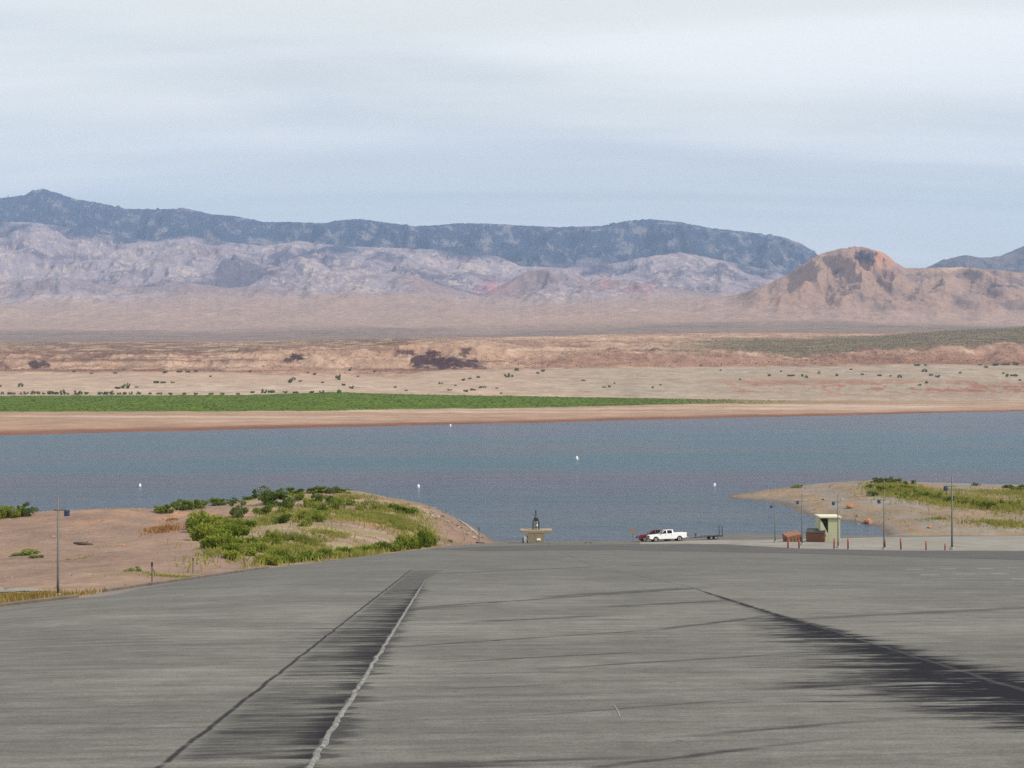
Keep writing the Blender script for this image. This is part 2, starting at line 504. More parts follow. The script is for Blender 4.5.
# ------------------------------------------------------------------ the ramp
m, b, p = new_mat('weathered_ramp_asphalt'); M['ramp'] = m
P = b.pos(); x, y, z = b.sep(P)
xr = b.add(x, b.mul(y, 0.0))
tilt = b.add(y, b.mul(x, -0.10))                                  # the raking runs nearly straight across
sv = b.comb(b.mul(x, 0.10), tilt, 0.0)
sv2 = b.comb(b.mul(x, 0.35), tilt, 0.0)
n_st = b.noise(sv, 2.6, 6, 0.62)                                  # long cross streaks
n_sf = b.noise(sv2, 9.0, 5, 0.65)
n_gr = b.noise(P, 26.0, 4, 0.75)                                   # aggregate
n_bg = b.noise(P, 0.16, 4, 0.6)
n_md = b.noise(P, 1.3, 5, 0.6)
base = b.mix(b.ss(n_bg, .35, .68), (0.122, 0.117, 0.107), (0.161, 0.154, 0.139))
base = b.mix(b.mul(b.ss(y, 30.0, 75.0), .55), base, (0.108, 0.107, 0.104))
k = b.mul(b.lin(n_st, .28, .72, .74, 1.26), b.lin(n_sf, .25, .75, .80, 1.20))
k = b.mul(k, b.lin(n_gr, .25, .75, .70, 1.30)); k = b.mul(k, b.lin(n_md, .3, .7, .90, 1.10))
base = b.scalec(base, k)
spk = b.ss(b.noise(P, 7.0, 1, .5), .775, .80)
base = b.mix(b.mul(spk, .7), base, (0.03, 0.028, 0.028))
# pale scuffs
scuff = b.mul(b.ss(n_sf, .66, .80), b.ss(b.noise(P, .6, 3, .6), .45, .65))
base = b.mix(b.mul(scuff, .35), base, (0.24, 0.225, 0.20))
wob = b.mul(b.sub(b.noise(b.comb(0.0, y, 0.0), .9, 4, .6), .5), .35)
xp = b.add(b.lin(y, 11.5, 57.0, -1.9, -4.0), wob)
xl = b.add(b.lin(y, 11.5, 72.0, -3.3, -5.9), b.mul(wob, .4))
xrn = b.node('ShaderNodeMapRange'); 
xs = b.add(b.add(b.lin(y, 10.0, 50.0, 7.05, 7.15), b.lin(y, 50.0, 80.0, 0.0, -1.8)), b.mul(wob, .8))
nf = b.noise(b.comb(b.mul(x, .10), tilt, 3.0), 2.0, 7, .72)     # finger pattern
nf2 = b.noise(b.comb(b.mul(x, .18), tilt, 9.0), 7.0, 4, .6)
fing = b.add(b.mul(b.sub(nf, .5), 7.5), b.mul(b.sub(nf2, .5), 3.2))
def gauss(v, c, s_):
    t = b.div(b.sub(v, c), s_)
    return b.m('POWER', 2.718, b.mul(b.mul(t, t), -1.0))
# tar bleeding out of the right seam
dR = b.sub(x, xs)
reach = b.add(b.mul(gauss(y, 17.0, 4.4), 3.2), b.add(b.mul(gauss(y, 26.0, 5.5), 2.0), b.mul(gauss(y, 38.0, 8.0), .3)))
dRs = b.mx(b.mul(dR, b.ss(y, 16.0, 24.0, 1.1, 3.2)), b.mul(dR, -0.88))
left = b.sub(1.0, b.div(dRs, b.mx(b.mul(reach, b.add(.85, b.mul(fing, .9))), .03)))
tarR = b.ss(left, 0.0, .80)
# tar left of the pale seam
dP = b.sub(x, xp)
lenP = b.mul(b.ss(y, 48.0, 62.0, 1.0, 0.0), b.add(b.mul(gauss(y, 27.0, 11.0), 1.5), .45))
lP = b.sub(1.0, b.div(b.mul(dP, -1.0), b.mx(b.mul(lenP, b.add(.8, b.mul(fing, 1.0))), .03)))
tarL = b.mul(b.mul(b.ss(lP, 0.0, 1.0), b.ss(dP, .02, -.05)), b.ss(fing, -1.3, .7, .62, 1.0))
rP = b.sub(1.0, b.div(dP, b.mx(b.mul(.30, b.add(.7, b.mul(fing, 1.2))), .02)))
tarP = b.mul(b.mul(b.ss(rP, 0.0, .6), b.ss(dP, -.05, .02)), b.ss(y, 48.0, 60.0, 1.0, 0.0))
band = b.mul(b.mul(b.ss(b.sub(x, xl), -.05, .25), b.ss(dP, .1, -.2)), b.mul(b.ss(y, 58.0, 80.0, 1.0, 0.0), b.ss(fing, -1.2, 1.2)))
# left seam: thin tar line
lineL = b.mul(b.ss(b.ab(b.sub(x, xl)), .055, .012), b.ss(y, 70.0, 78.0, .85, 0.0))
lineR = b.mul(b.ss(b.ab(dR), .05, .015), .45)
# free tar drags across the lanes
dr1 = b.noise(b.comb(b.mul(x, .05), b.add(y, b.mul(x, -.13)), 5.0), .55, 6, .62)
drag = b.mul(b.mul(b.ss(dr1, .625, .70), b.ss(b.noise(P, .12, 2, .5), .40, .56)), b.ss(x, -8.0, -4.0))
tar = b.mx(b.mx(b.mul(tarR, 1.0), b.mul(tarL, .96)), b.mx(b.mul(tarP, .6), b.mul(band, .76)))
tar = b.mx(b.mx(tar, lineL), b.mx(lineR, b.mul(drag, .8)))
for (pa, pb, wd, st) in [((430, 663), (640, 652), .10, .5), ((560, 668), (770, 655), .12, .5), ((470, 622), (600, 616), .35, .5), ((600, 607), (740, 600), .5, .45), ((430, 690), (560, 684), .06, .4), ((700, 735), (860, 722), .10, .5), ((395, 647), (660, 629.5), .10, .85), ((655, 630), (770, 616), .30, .55), ((415, 607.5), (705, 588), .35, .55), ((430, 574), (592, 567), .5, .6), ((512, 717), (745, 699), .05, .45), ((760, 621), (1040, 607), .5, .4), ((560, 772), (790, 744), .10, .6), ((360, 612), (480, 605), .5, .4), ((545, 597), (690, 588), .9, .45), ((760, 689), (900, 683), .22, .8), ((880, 702), (1040, 694), .2, .7)]:
    xa, ya, _ = hit(*pa, R); xb, yb, _ = hit(*pb, R)
    sl_ = (yb - ya) / (xb - xa)
    dd = b.ab(b.sub(b.sub(b.add(y, b.mul(b.sub(nf, .5), wd * 4.5)), ya), b.mul(b.sub(x, xa), sl_)))
    ln = b.mul(b.ss(dd, wd * 1.35, wd * .1), b.mul(b.ss(x, xa - .6, xa + .8), b.ss(x, xb + 1.2, xb - 1.0)))
    tar = b.mx(tar, b.mul(ln, b.mul(b.lin(n_sf, .35, .6, .6, 1.0), min(.92, st * 1.35))))
nf3 = b.noise(b.comb(b.mul(x, .16), tilt, 17.0), 4.2, 5, .65)
tar = b.mul(tar, b.ss(nf3, .70, .56, .30, 1.0))
base = b.mix(b.mul(b.ss(b.ab(b.sub(dR, .05)), .09, .03), b.ss(n_gr, .45, .6, .0, .2)), base, (0.20, 0.19, 0.18))
tar = b.mul(tar, b.ss(b.ab(b.sub(dR, .05)), .02, .10, .8, 1.0))
ecol = b.sep(b.node('ShaderNodeVertexColor', layer_name='Col').outputs[0])[0]
gut = b.mul(b.ss(b.add(ecol, b.mul(b.sub(n_md, .5), .04)), .05, .03), b.ss(y, 75.0, 60.0))
base = b.mix(b.mul(gut, .6), base, (0.235, 0.19, 0.16))
base = b.mix(tar, base, (0.014, 0.0135, 0.018))
b.put(p.inputs['Base Color'], base)
b.put(p.inputs['Roughness'], b.lin(tar, 0, 1, .95, .80))
p.inputs['Specular IOR Level'].default_value = 0.04
hgt = b.add(b.add(b.mul(n_gr, .5), b.mul(n_sf, .8)), b.mul(n_st, .6))
b.put(p.inputs['Normal'], b.bump(hgt, 0.018))

rx = np.arange(0, 1.0001, 1 / 150.0); ry = np.arange(-32, 206.1, 1.0)
TX, RY = np.meshgrid(rx, ry)
RX = lerp(EDGE(RY), 125.0, TX)
RZ = R(RX, RY)
fc = grid_faces(len(ry), len(rx))
cx = RX.ravel()[fc].mean(1); cy = RY.ravel()[fc].mean(1)
fc = fc[cy < lerp(206, 198, sstep(38, 48, cx))]
ramp = mesh_np('ramp_road', np.stack([RX, RY, RZ], -1).reshape(-1, 3), fc, M['ramp'], col=np.repeat(((RX - EDGE(RY)) / 40.0).reshape(-1, 1), 3, 1))
tag(ramp, 'broad grey asphalt boat ramp sloping down to the lake', 'road', kind='structure')

def sheet(name, near, far, dz, mat, nseg=60, ndeep=10):
    """paving between two picture edges, laid on the ramp surface"""
    n_ = np.array([hit(a, c, R) for a, c in near]); f_ = np.array([hit(a, c, R) for a, c in far])
    t = np.linspace(0, 1, nseg)
    def res(q):
        d = np.concatenate([[0], np.cumsum(np.hypot(np.diff(q[:, 0]), np.diff(q[:, 1])))]); d /= d[-1]
        return np.stack([np.interp(t, d, q[:, 0]), np.interp(t, d, q[:, 1])], -1)
    A, B = res(n_), res(f_)
    s = np.linspace(0, 1, ndeep)[:, None, None]
    q = A[None] * (1 - s) + B[None] * s
    v = np.concatenate([q, (R(q[..., 0], q[..., 1]) + dz)[..., None]], -1)
    return mesh_np(name, v.reshape(-1, 3), grid_faces(ndeep, nseg), mat)

def paving(name, c0, c1, streak=1.0):
    m, b, p = new_mat(name)
    P = b.pos(); x, y, z = b.sep(P)
    n1 = b.noise(b.comb(b.mul(x, .12), y, 0.0), .8, 5, .6); n2 = b.noise(P, .35, 5, .6); n3 = b.noise(P, 6.0, 4, .7)
    c = b.mix(b.ss(b.add(b.mul(n1, .6), b.mul(n2, .4)), .36, .64), c0, c1)
    b.put(p.inputs['Base Color'], b.scalec(c, b.lin(n3, .25, .75, .85, 1.15)))
    p.inputs['Roughness'].default_value = .92; p.inputs['Specular IOR Level'].default_value = .2
    b.put(p.inputs['Normal'], b.bump(n3, .02))
    return m
M['band'] = paving('dark_patched_asphalt', (0.062, 0.058, 0.056), (0.095, 0.088, 0.083))
M['pad'] = paving('dusty_concrete', (0.165, 0.145, 0.118), (0.245, 0.23, 0.212))
s_ = sheet('asphalt_pavement', [(430, 549.6), (488, 551), (560, 550.3), (620, 550), (720, 552), (800, 553.5), (900, 556.5), (1024, 560), (1120, 562)],
      [(432, 549.0), (492, 546.2), (560, 545), (620, 544.4), (680, 544.2), (725, 544.6), (760, 546.6), (800, 548.8), (900, 550.8), (1024, 551.2), (1120, 551.5)], 0.012, M['band'])
tag(s_, 'dark band of newer asphalt across the foot of the ramp', 'pavement', kind='structure')
s_ = sheet('concrete_pavement', [(640, 544.0), (680, 543.9), (725, 544.2), (760, 546.1), (800, 548.4), (900, 550.4), (1024, 550.8), (1120, 551.1)],
      [(640, 541.5), (690, 540.5), (760, 540), (850, 538.2), (880, 537.2), (940, 536.6), (1024, 536), (1120, 536)], 0.006, M['pad'])
tag(s_, 'pale dusty concrete landing beyond the red bollards', 'pavement', kind='structure')

# raised pale joint, worn and crooked
def seam(name, pts, w, mat, label, jit=0.035, hgt=0.02):
    Y = np.arange(pts[0][1], pts[-1][1], 0.10)
    X = np.interp(Y, [q[1] for q in pts], [q[0] for q in pts])
    X = X + (fbm(Y * .9, Y * 0 + 3.3, 4, .6, 71)) * .055 + fbm(Y * 5, Y * 0 + 1, 3, .6, 75) * jit * .5
    ww = w * .66 * (0.85 + .35 * fbm(Y * 2.3, Y * 0 + 8, 4, .6, 77)) * np.clip((pts[-1][1] - Y) / 12, 0.3, 1)
    prof = [(-1, -.01), (-.75, .6), (-.2, 1), (.3, .85), (.8, .5), (1, -.01)]
    v = []
    for a, hh in prof:
        xx = X + a * ww * (1 + .10 * perlin(Y * 4 + a * 5, Y * 0 + a * 9, 3))
        v.append(np.stack([xx, Y, R(xx, Y) + hgt * hh * (1 + .6 * perlin(Y * 6, Y * 0 + a * 7, 4))], -1))
    v = np.stack(v, 1)
    o = mesh_np(name, v.reshape(-1, 3), grid_faces(len(Y), len(prof)), mat)
    return tag(o, label, 'pavement seam', kind='structure')
M['seam'] = simple('pale_joint_filler', (0.15, 0.144, 0.134), 0.95, vary=0.8, scale=11, bump=0.01)
seam('pavement_seam', [(-1.72, 8), (-1.9, 11.5), (-4.0, 57)], 0.062, M['seam'], 'crooked pale ridge of joint filler running down the ramp')

# faint lane ticks far right
M['tick'] = simple('worn_road_paint', (0.26, 0.25, 0.235), 0.9, vary=0.4, scale=2)
bm = BM()
for px, py in [(915, 569.5), (948, 569), (985, 568.5), (1015, 568), (930, 575), (965, 574.2), (1000, 574), (1022, 579)]:
    X, Y, Z = hit(px, py, R)
    q = [(X - .55, Y - .35), (X + .45, Y - .2), (X + .55, Y + .3), (X - .5, Y + .2)]
    bm.faces.new([bm.verts.new((a, c, float(R(a, c)) + .006)) for a, c in q])
tag(obj('road_marking', bm, M['tick']), 'worn pale paint ticks on the right of the ramp', 'road marking', kind='structure')

# kerbs
def kerb(name, img, w, h, label):
    q = [hit(a, c, R) for a, c in img]
    P_ = []
    for i in range(len(q) - 1):
        n = max(2, int(math.dist(q[i][:2], q[i + 1][:2]) / .8))
        for k in range(n): P_.append(np.array(q[i][:2]) + (np.array(q[i + 1][:2]) - np.array(q[i][:2])) * k / n)
    P_.append(np.array(q[-1][:2])); P_ = np.array(P_)
    T = np.gradient(P_, axis=0); T /= np.linalg.norm(T, axis=1)[:, None]; N_ = np.stack([-T[:, 1], T[:, 0]], -1)
    prof = [(-.5, -.3), (-.5, .85), (-.4, 1), (.4, 1), (.5, .85), (.5, -.3)]
    v = []
    for a, hh in prof:
        xy = P_ + N_ * a * w + N_ * (fbm(np.arange(len(P_)) * .2, np.zeros(len(P_)), 3, .5, 5) * .12)[:, None]
        zz = R(P_[:, 0], P_[:, 1]) + h * hh * (1 + .15 * perlin(np.arange(len(P_)) * .7, np.zeros(len(P_)) + a, 8))
        v.append(np.concatenate([xy, zz[:, None]], 1))
    v = np.stack(v, 1)
    f = grid_faces(len(P_), len(prof))
    e_ = (len(P_) - 1) * 6
    f = np.concatenate([f, [[0, 1, 2, 3], [0, 3, 4, 5], [e_, e_ + 3, e_ + 2, e_ + 1], [e_, e_ + 5, e_ + 4, e_ + 3]]])
    o = mesh_np(name, v.reshape(-1, 3), f, M['kerb'], smooth=False)
    return tag(o, label, 'kerb', kind='structure')
kerb('kerb', [(-36, 611.5), (0, 607), (78, 598)], .26, .15, 'short dark kerb beside the lamp post at the ramp entrance')
kerb('kerb', [(105, 592), (180, 581), (255, 570), (268, 568.3)], .26, .16, 'long dark kerb along the foot of the pink dirt mound')

# small pale cracks on the near slabs
bm = BM()
for pts in [[(613, 705), (616, 708), (618.5, 712), (620, 717)]]:
    q = [hit(a, c, R) for a, c in pts]
    for i in range(len(q) - 1):
        (x0, y0, _), (x1, y1, _) = q[i], q[i + 1]
        cs = [(x0 - .008, y0), (x0 + .008, y0), (x1 + .008, y1), (x1 - .008, y1)]
        bm.faces.new([bm.verts.new((a, c, float(R(a, c)) + .005)) for a, c in cs])
M['scuff'] = simple('faint_scuff', (0.19, 0.182, 0.168), .9)
tag(obj('pavement_scuff', bm, M['scuff']), 'small curved pale scuff mark in the ramp middle', 'pavement', kind='structure')

# ------------------------------------------------------------------ the lake
m, b, p = new_mat('lake_water'); M['water'] = m
P = b.pos(); x, y, z = b.sep(P)
w1 = b.noise(b.mapv(P, scale=(.55, 1, 1), rot=(0, 0, .15)), 0.55, 5, .62)
w2 = b.noise(b.mapv(P, scale=(.7, 1, 1), rot=(0, 0, -.3)), 2.2, 4, .6)
patch = b.noise(b.mapv(P, scale=(.35, 1.6, 1), rot=(0, 0, .05)), 0.011, 5, .6, .3)
p.inputs['IOR'].default_value = 1.333
c = b.mix(b.ss(patch, .35, .65), (0.034, 0.068, 0.125), (0.018, 0.082, 0.108))
c = b.mix(b.ss(b.add(y, b.mul(x, -.1)), 330.0, 190.0), c, (0.046, 0.076, 0.108))
b.put(p.inputs['Base Color'], c)
b.put(p.inputs['Roughness'], b.ss(patch, .3, .7, .16, .30))
p.inputs['Specular IOR Level'].default_value = 0.28
w3 = b.noise(b.mapv(P, scale=(.16, 1, 1), rot=(0, 0, .06)), 0.16, 4, .6)
c = b.mix(b.mul(b.ss(b.sub(b.mul(y, .25), x), 60.0, 330.0), .4), c, (0.054, 0.062, 0.098))
b.put(p.inputs['Base Color'], c)
yy = b.add(y, b.mul(b.sub(patch, .5), 260.0))
lane = b.mx(b.mul(gauss(yy, 318.0, 34.0), .75), b.mul(b.ss(yy, 620.0, 760.0), .55))
c = b.mix(lane, c, (0.062, 0.062, 0.092))
c = b.mix(b.mul(gauss(yy, 470.0, 95.0), .7), c, (0.024, 0.076, 0.104))
c = b.mix(b.mul(b.ss(yy, 262.0, 215.0), .5), c, (0.062, 0.098, 0.135))
b.put(p.inputs['Base Color'], b.scalec(c, b.lin(b.add(b.mul(w1, .6), b.mul(w3, .4)), .3, .7, .72, 1.28)))
hh = b.add(b.add(b.mul(w1, 1.0), b.mul(w2, .35)), b.mul(w3, 1.6))
b.put(p.inputs['Normal'], b.bump(hh, 1.1))
xs_ = np.array([-4500, -1500, -600, -200, 0, 200, 600, 1500, 4500.]); ys_ = np.array([188, 230, 300, 450, 700, 1000, 1400, 1900.])
# the sheet begins on the near bank (below the ground there)
LX, LY = np.meshgrid(xs_, ys_)
lake = mesh_np('lake_water', np.stack([LX, LY, LX * 0], -1).reshape(-1, 3), grid_faces(len(ys_), len(xs_)), M['water'])
tag(lake, 'wide rippled blue grey lake behind the ramp', 'lake', kind='structure')

# ------------------------------------------------------------------ far shore, bluffs, plain and mountains: one terrain
NC = 1400; NR = 640
pxs = np.linspace(-160, 1184, NC)
u = pxs / 1024.0
def tab(*kv):
    k = np.array(kv, float).reshape(-1, 2)
    return np.interp(pxs, k[:, 0], k[:, 1])
wig = fbm(pxs / 90, pxs * 0 + .5, 5, .55, 101)
wig2 = fbm(pxs / 25, pxs * 0 + .5, 4, .6, 111)
y0 = 435.3 - 24.3 * u + wig * .8
D0 = H * F / (y0 - 384)
lines = [(D0 * 0.90, None, -4.0), (D0, None, 0.0)]
def L(y, D): lines.append((D, y, None))
y1 = tab(0, 413, 200, 412.5, 340, 411, 560, 407.5, 700, 404, 1024, 403) + wig2 * .7
D1 = np.maximum(tab(0, 960, 350, 1030, 700, 1280, 1024, 1420), D0 * 1.12)
L(y1, D1)
y2 = tab(0, 395.5, 250, 394.5, 330, 391.5, 400, 393.5, 560, 396.5, 700, 399, 800, 400.5, 1024, 401.0) + wig2 * .4
D2 = tab(0, 1450, 350, 1500, 700, 1550, 1024, 1620)
L(y2, D2)
y3 = tab(0, 374, 200, 373.5, 300, 376, 400, 377, 440, 371, 520, 369, 700, 368, 850, 366, 940, 365, 1024, 366) + wig * 1.2
D3 = tab(0, 2000, 400, 2050, 700, 2150, 1024, 2200)
L(y3, D3)
y4 = tab(0, 357, 100, 355, 200, 356, 290, 355, 330, 353, 430, 352, 480, 354, 560, 357, 800, 356.5, 900, 354, 1024, 350) + wig2 * .8
D4 = D3 * 1.10 + wig * 60
L(y4, D4)
y5 = tab(0, 342.5, 200, 342, 330, 340, 440, 338, 560, 335.5, 640, 334, 760, 332.5, 880, 333.5, 940, 331, 1024, 327, 1184, 322) + wig * 1.0 + wig2 * .5
D5 = D3 * 1.42
L(y5, D5)
L(y5 + 1.2, D5 * 1.12)
L(tab(0, 338.5, 500, 336.5, 700, 332, 800, 330.5, 1024, 328) , D5 * 1.30 + 250)
y7 = tab(0, 328, 200, 329, 350, 325, 500, 324, 640, 319, 720, 320, 850, 320, 1024, 323) + wig * 2
D7 = tab(0, 5200, 1024, 4900)
L(y7, D7)
y8 = tab(0, 310, 100, 308, 200, 304, 320, 300, 420, 303, 520, 308, 600, 306, 700, 303, 760, 303, 900, 306, 1024, 305) + wig2 * 1.5
D8 = tab(0, 7000, 1024, 6600)
L(y8, D8)
L(y8 + 1.0, D8 * 1.2)
L(y8 + 2.0, D8 * 2.2)
LD = np.stack([np.broadcast_to(a, (NC,)) for a, _, _ in lines])
LZ = np.stack([np.full(NC, c) if yv is None else H - (yv - 384) / F * a for a, yv, c in lines])
nrow = [4, 60, 60, 60, 70, 70, 10, 12, 90, 110, 80, 320]
kk = []
for i, n in enumerate(nrow): kk.append(i + np.arange(n) / n)
kk.append([len(nrow)]); kk = np.concatenate(kk); NR = len(kk)
ki = np.minimum(kk.astype(int), len(nrow) - 1); kf = kk - ki
FD = LD[ki] * (1 - kf[:, None]) + LD[ki + 1] * kf[:, None]
FZ = LZ[ki] * (1 - kf[:, None]) + LZ[ki + 1] * kf[:, None]
FPX = np.broadcast_to(pxs, FD.shape)
FX = (FPX - 512) / F * FD; FY = FD
K = np.broadcast_to(kk[:, None], FD.shape)
# relief of the bluffs: gullied badlands
er = ridged(FX / 260, FY / 260, 5, .5, 201) - .45
er2 = fbm(FX / 60, FY / 60, 4, .55, 211)
bl = sstep(4.02, 4.6, K) * (1 - sstep(5.7, 6.0, K))
er3 = ridged(FX / 95, FY / 95, 4, .55, 216) - .45
FZ = FZ + bl * (er * 26 + er2 * 9 + er3 * 13) * np.where(K < 5, 1.0, 1 + (np.clip(tab(-160, .16, 380, .16, 470, .45, 640, .5, 740, .3, 1184, .22) - 1, -1, 0)) * sstep(5.0, 5.12, K)) * (1 - .6 * np.exp(-((K - 6) / .25) ** 2))
# steep rim of the lower bench
rim = tab(-160, .5, 20, .8, 70, .4, 150, .35, 260, .7, 310, .9, 340, .4, 395, 1.4, 480, 1.4, 500, .4, 700, .45, 1184, .5)
FZ = FZ + rim * 9 * (sstep(4.86, 4.97, K) - sstep(5.0, 5.9, K))
fl = sstep(3.0, 3.3, K) * (1 - sstep(3.9, 4.0, K))
FZ = FZ + fl * (fbm(FX / 90, FY / 90, 4, .55, 221) * 2.0 + np.maximum(0, ridged(FX / 160, FY / 50, 4, .5, 225) - .55) * 10 * sstep(700, 780, FPX) * np.exp(-((K - 3.3) / .22) ** 2))
pl = sstep(7.5, 8.5, K)
FZ = FZ + pl * (fbm(FX / 700, FY / 700, 5, .5, 231) * 22 + (ridged(FX / 500, FY / 900, 4, .5, 235) - .4) * 30 * sstep(8.8, 9.6, K))
base_z = FZ.copy()
el_base = (base_z - H) / FD

def rangeZ(sil, Dc, wid, seed, sx, sy, rough, smooth=22, back=.6, crest=.04):
    """a mountain range whose crest follows a skyline table (picture rows), Dc metres away; spurs run down towards the lake"""
    zc = (384 - sil) / F
    bD = np.array([np.interp(Dc, FD[:, c], base_z[:, c]) for c in range(NC)])
    exc = np.maximum(H + zc * Dc - bD, 0)
    warp = fbm(FX / (sx * 2.2), FY / (sx * 2.2), 4, .5, seed + 50)
    t = (FD + warp * wid * .16 - Dc) / wid
    bump = np.where(t < 0, np.clip(1 + t, 0, 1) ** 1.15, np.clip(1 - t * back, 0, 1))
    rg = ridged(FX / sx + warp * .8, FY / sy + warp * .5, 6, .5, seed)
    det = fbm(FX / (sx * .22), FY / (sx * .30), 4, .55, seed + 9)
    re_ = rough * (crest + (1 - crest) * (1 - bump ** 3))
    hh = bump * (1 - re_ + re_ * 1.6 * rg) + np.sqrt(bump) * (1.1 - bump) * .06 * det
    k2 = np.exp(-np.linspace(-2.2, 2.2, 2 * smooth + 1) ** 2); k2 /= k2.sum()
    ratio = np.ones(NC)
    for _ in range(4):
        ex = (base_z + hh * exc * ratio - H) / FD
        j = ex.argmax(0); cc = np.arange(NC)
        want = zc * FD[j, cc] + H - base_z[j, cc]; got = np.maximum(hh[j, cc] * exc * ratio, 1)
        ratio = ratio * np.clip(want / got, .6, 1.6)
        ratio = np.convolve(np.pad(ratio, smooth, mode='edge'), k2, mode='valid')
    return hh * exc * ratio, rg, t

sil_far = tab(-160, 212, -60, 204, 0, 198, 25, 195, 33, 190, 42, 189, 55, 192, 75, 199, 100, 203, 130, 209, 160, 209, 185, 208, 210, 214, 235, 216, 265, 222, 290, 222, 325, 223, 340, 220, 362, 219, 390, 223, 415, 226, 440, 225, 460, 223, 500, 224, 530, 226, 560, 227, 600, 226, 625, 221, 650, 219, 680, 222, 710, 228, 740, 231, 780, 236, 800, 243, 815, 252, 850, 282, 880, 305, 1184, 315)
sil_mid = tab(-160, 226, 0, 222, 30, 222, 60, 226, 100, 234, 150, 241, 180, 235, 220, 241, 260, 246, 300, 241, 340, 246, 400, 248, 470, 251, 500, 257, 520, 266, 560, 268, 600, 266, 640, 258, 680, 252, 705, 257, 740, 264, 780, 272, 815, 278, 850, 292, 900, 306, 1184, 315)
sil_low = tab(-160, 285, 0, 282, 60, 276, 100, 284, 150, 287, 190, 283, 230, 288, 280, 284, 330, 272, 380, 276, 410, 274, 440, 285, 480, 296, 505, 283, 530, 270, 570, 268, 590, 282, 620, 276, 660, 286, 700, 292, 740, 298, 780, 306, 1184, 315)
sil_hill = tab(-160, 330, 560, 325, 640, 307, 700, 300, 740, 294, 770, 283, 790, 273, 805, 263, 820, 254, 832, 251, 842, 248, 852, 247, 862, 246.5, 875, 249, 886, 254, 895, 262, 905, 268, 930, 268, 960, 267, 990, 269, 1024, 273, 1100, 268, 1184, 275)
sil_rt = tab(-160, 330, 860, 320, 900, 288, 925, 268, 945, 259, 965, 255, 985, 258, 1000, 256, 1012, 251, 1024, 246, 1080, 236, 1184, 246)
ZF, rF, tF = rangeZ(sil_far, 12600.0, 3000, 301, 620.0, 1700.0, .75, 10)
ZM, rM, tM = rangeZ(sil_mid, 10500.0, 1700, 341, 480.0, 1200.0, .60)
sil_m2 = sil_mid + 15 + 26 * fbm(pxs / 85, pxs * 0 + 2.2, 4, .5, 345)
ZM2, rM2, tM2 = rangeZ(sil_m2, 9700.0, 1200, 351, 420.0, 950.0, .60)
sil_m3 = sil_mid + 30 + 26 * fbm(pxs / 70, pxs * 0 + 4.2, 4, .5, 355)
ZM3, rM3, tM3 = rangeZ(sil_m3, 9000.0, 1000, 361, 360.0, 800.0, .60)
ZL, rL, tL = rangeZ(sil_low, 8200.0, 850, 381, 300.0, 650.0, .60)
ZH, rH, tH = rangeZ(sil_hill + wig2 * 2.6 * np.exp(-((pxs - 862) / 34) ** 2) + 1.6 * wig2 * sstep(900, 925, pxs), 6100.0, 1250, 401, 300.0, 560.0, .72, 3, .6, .13)
ZT, rT, tT = rangeZ(sil_rt, 10200.0, 2200, 441, 520.0, 1200.0, .50)
stack = np.stack([np.zeros_like(ZF), ZF, np.maximum(np.maximum(ZM, ZM2), ZM3), ZL, ZH, ZT])
which = stack.argmax(0)
FZ = base_z + stack.max(0)
FPY = 384 - F * (FZ - H) / FD

# ---- colours of rock, soil and plants by place, with some shade painted in
n1 = fbm(FX / 150, FY / 150, 5, .55, 501); n2 = fbm(FX / 900, FY / 900, 5, .55, 511); n3 = fbm(FX / 40, FY / 40, 4, .6, 521)
n4 = fbm(FX / 400, FY / 90, 4, .55, 531); n5 = fbm(FX / 14, FY / 14, 3, .6, 541)
_v = FZ * 1.6 + FY * .22
r1 = fbm(FX / 190, _v / 190, 5, .55, 551); r3 = fbm(FX / 48, _v / 48, 4, .6, 561); r2 = fbm(FX / 800, _v / 500, 4, .55, 571)
A = lambda *c_: np.array(c_, float)
sand = A(.365, .268, .205); beach = A(.31, .205, .150); beach2 = A(.40, .30, .235); mud = A(.17, .082, .058); grn = A(.088, .126, .018)
brown = A(.165, .102, .070); red = A(.30, .165, .110); ochre = A(.345, .225, .160); plain = A(.19, .142, .115); pinkp = A(.275, .198, .162)
fc_ = np.broadcast_to(beach, FX.shape + (3,)).copy()
fc_ = mixc(fc_, beach2, sstep(-.1, .3, n4) * sstep(1.2, 1.5, K))
fc_ = mixc(fc_, mud, (1 - sstep(1.08, 1.22, K + .05 * n1)) * .9)
greenband = sstep(2.0 + 0, 2.06, K + .07 * n1 * tab(0, 1, 560, .6, 1024, .4)) * (1 - sstep(2.94, 3.0, K + .05 * n3)) * tab(-160, 1, 300, 1, 560, 1, 660, .95, 730, .55, 800, .22, 1024, .12, 1184, .1)
fc_ = mixc(fc_, sand, sstep(2.95, 3.05, K))
fc_ = mixc(fc_, A(.30, .245, .19), sstep(2.95, 3.1, K) * sstep(480, 620, FPX) * .9)
flatcol = sstep(3.0, 3.1, K) * (1 - sstep(3.9, 4.05, K))
fc_ = mixc(fc_, red, flatcol * sstep(.15, .4, n4) * .35)
fc_ = mixc(fc_, A(.23, .10, .065), flatcol * sstep(690, 750, FPX) * np.exp(-((K - 3.30) / .22) ** 2) * sstep(-.05, .15, n3 * .8 + n4 * .6 + n5 * .4) * .9)
fc_ = mixc(fc_, A(.40, .34, .27), flatcol * np.exp(-((FPX - 250) / 160) ** 2) * sstep(3.0, 3.1, K) * (1 - sstep(3.3, 3.5, K)) * sstep(-.2, .2, n3) * .7)
bluff = sstep(3.95, 4.08, K)
blc = mixc(np.broadcast_to(A(.32, .195, .135), FX.shape + (3,)), ochre, sstep(-.2, .3, er + n1 * .4))
blc = mixc(blc, brown, (sstep(4.95, 5.15, K) * (1 - sstep(400, 480, FPX))) * .9)
blc = mixc(blc, brown, sstep(.0, .4, n4) * .40)
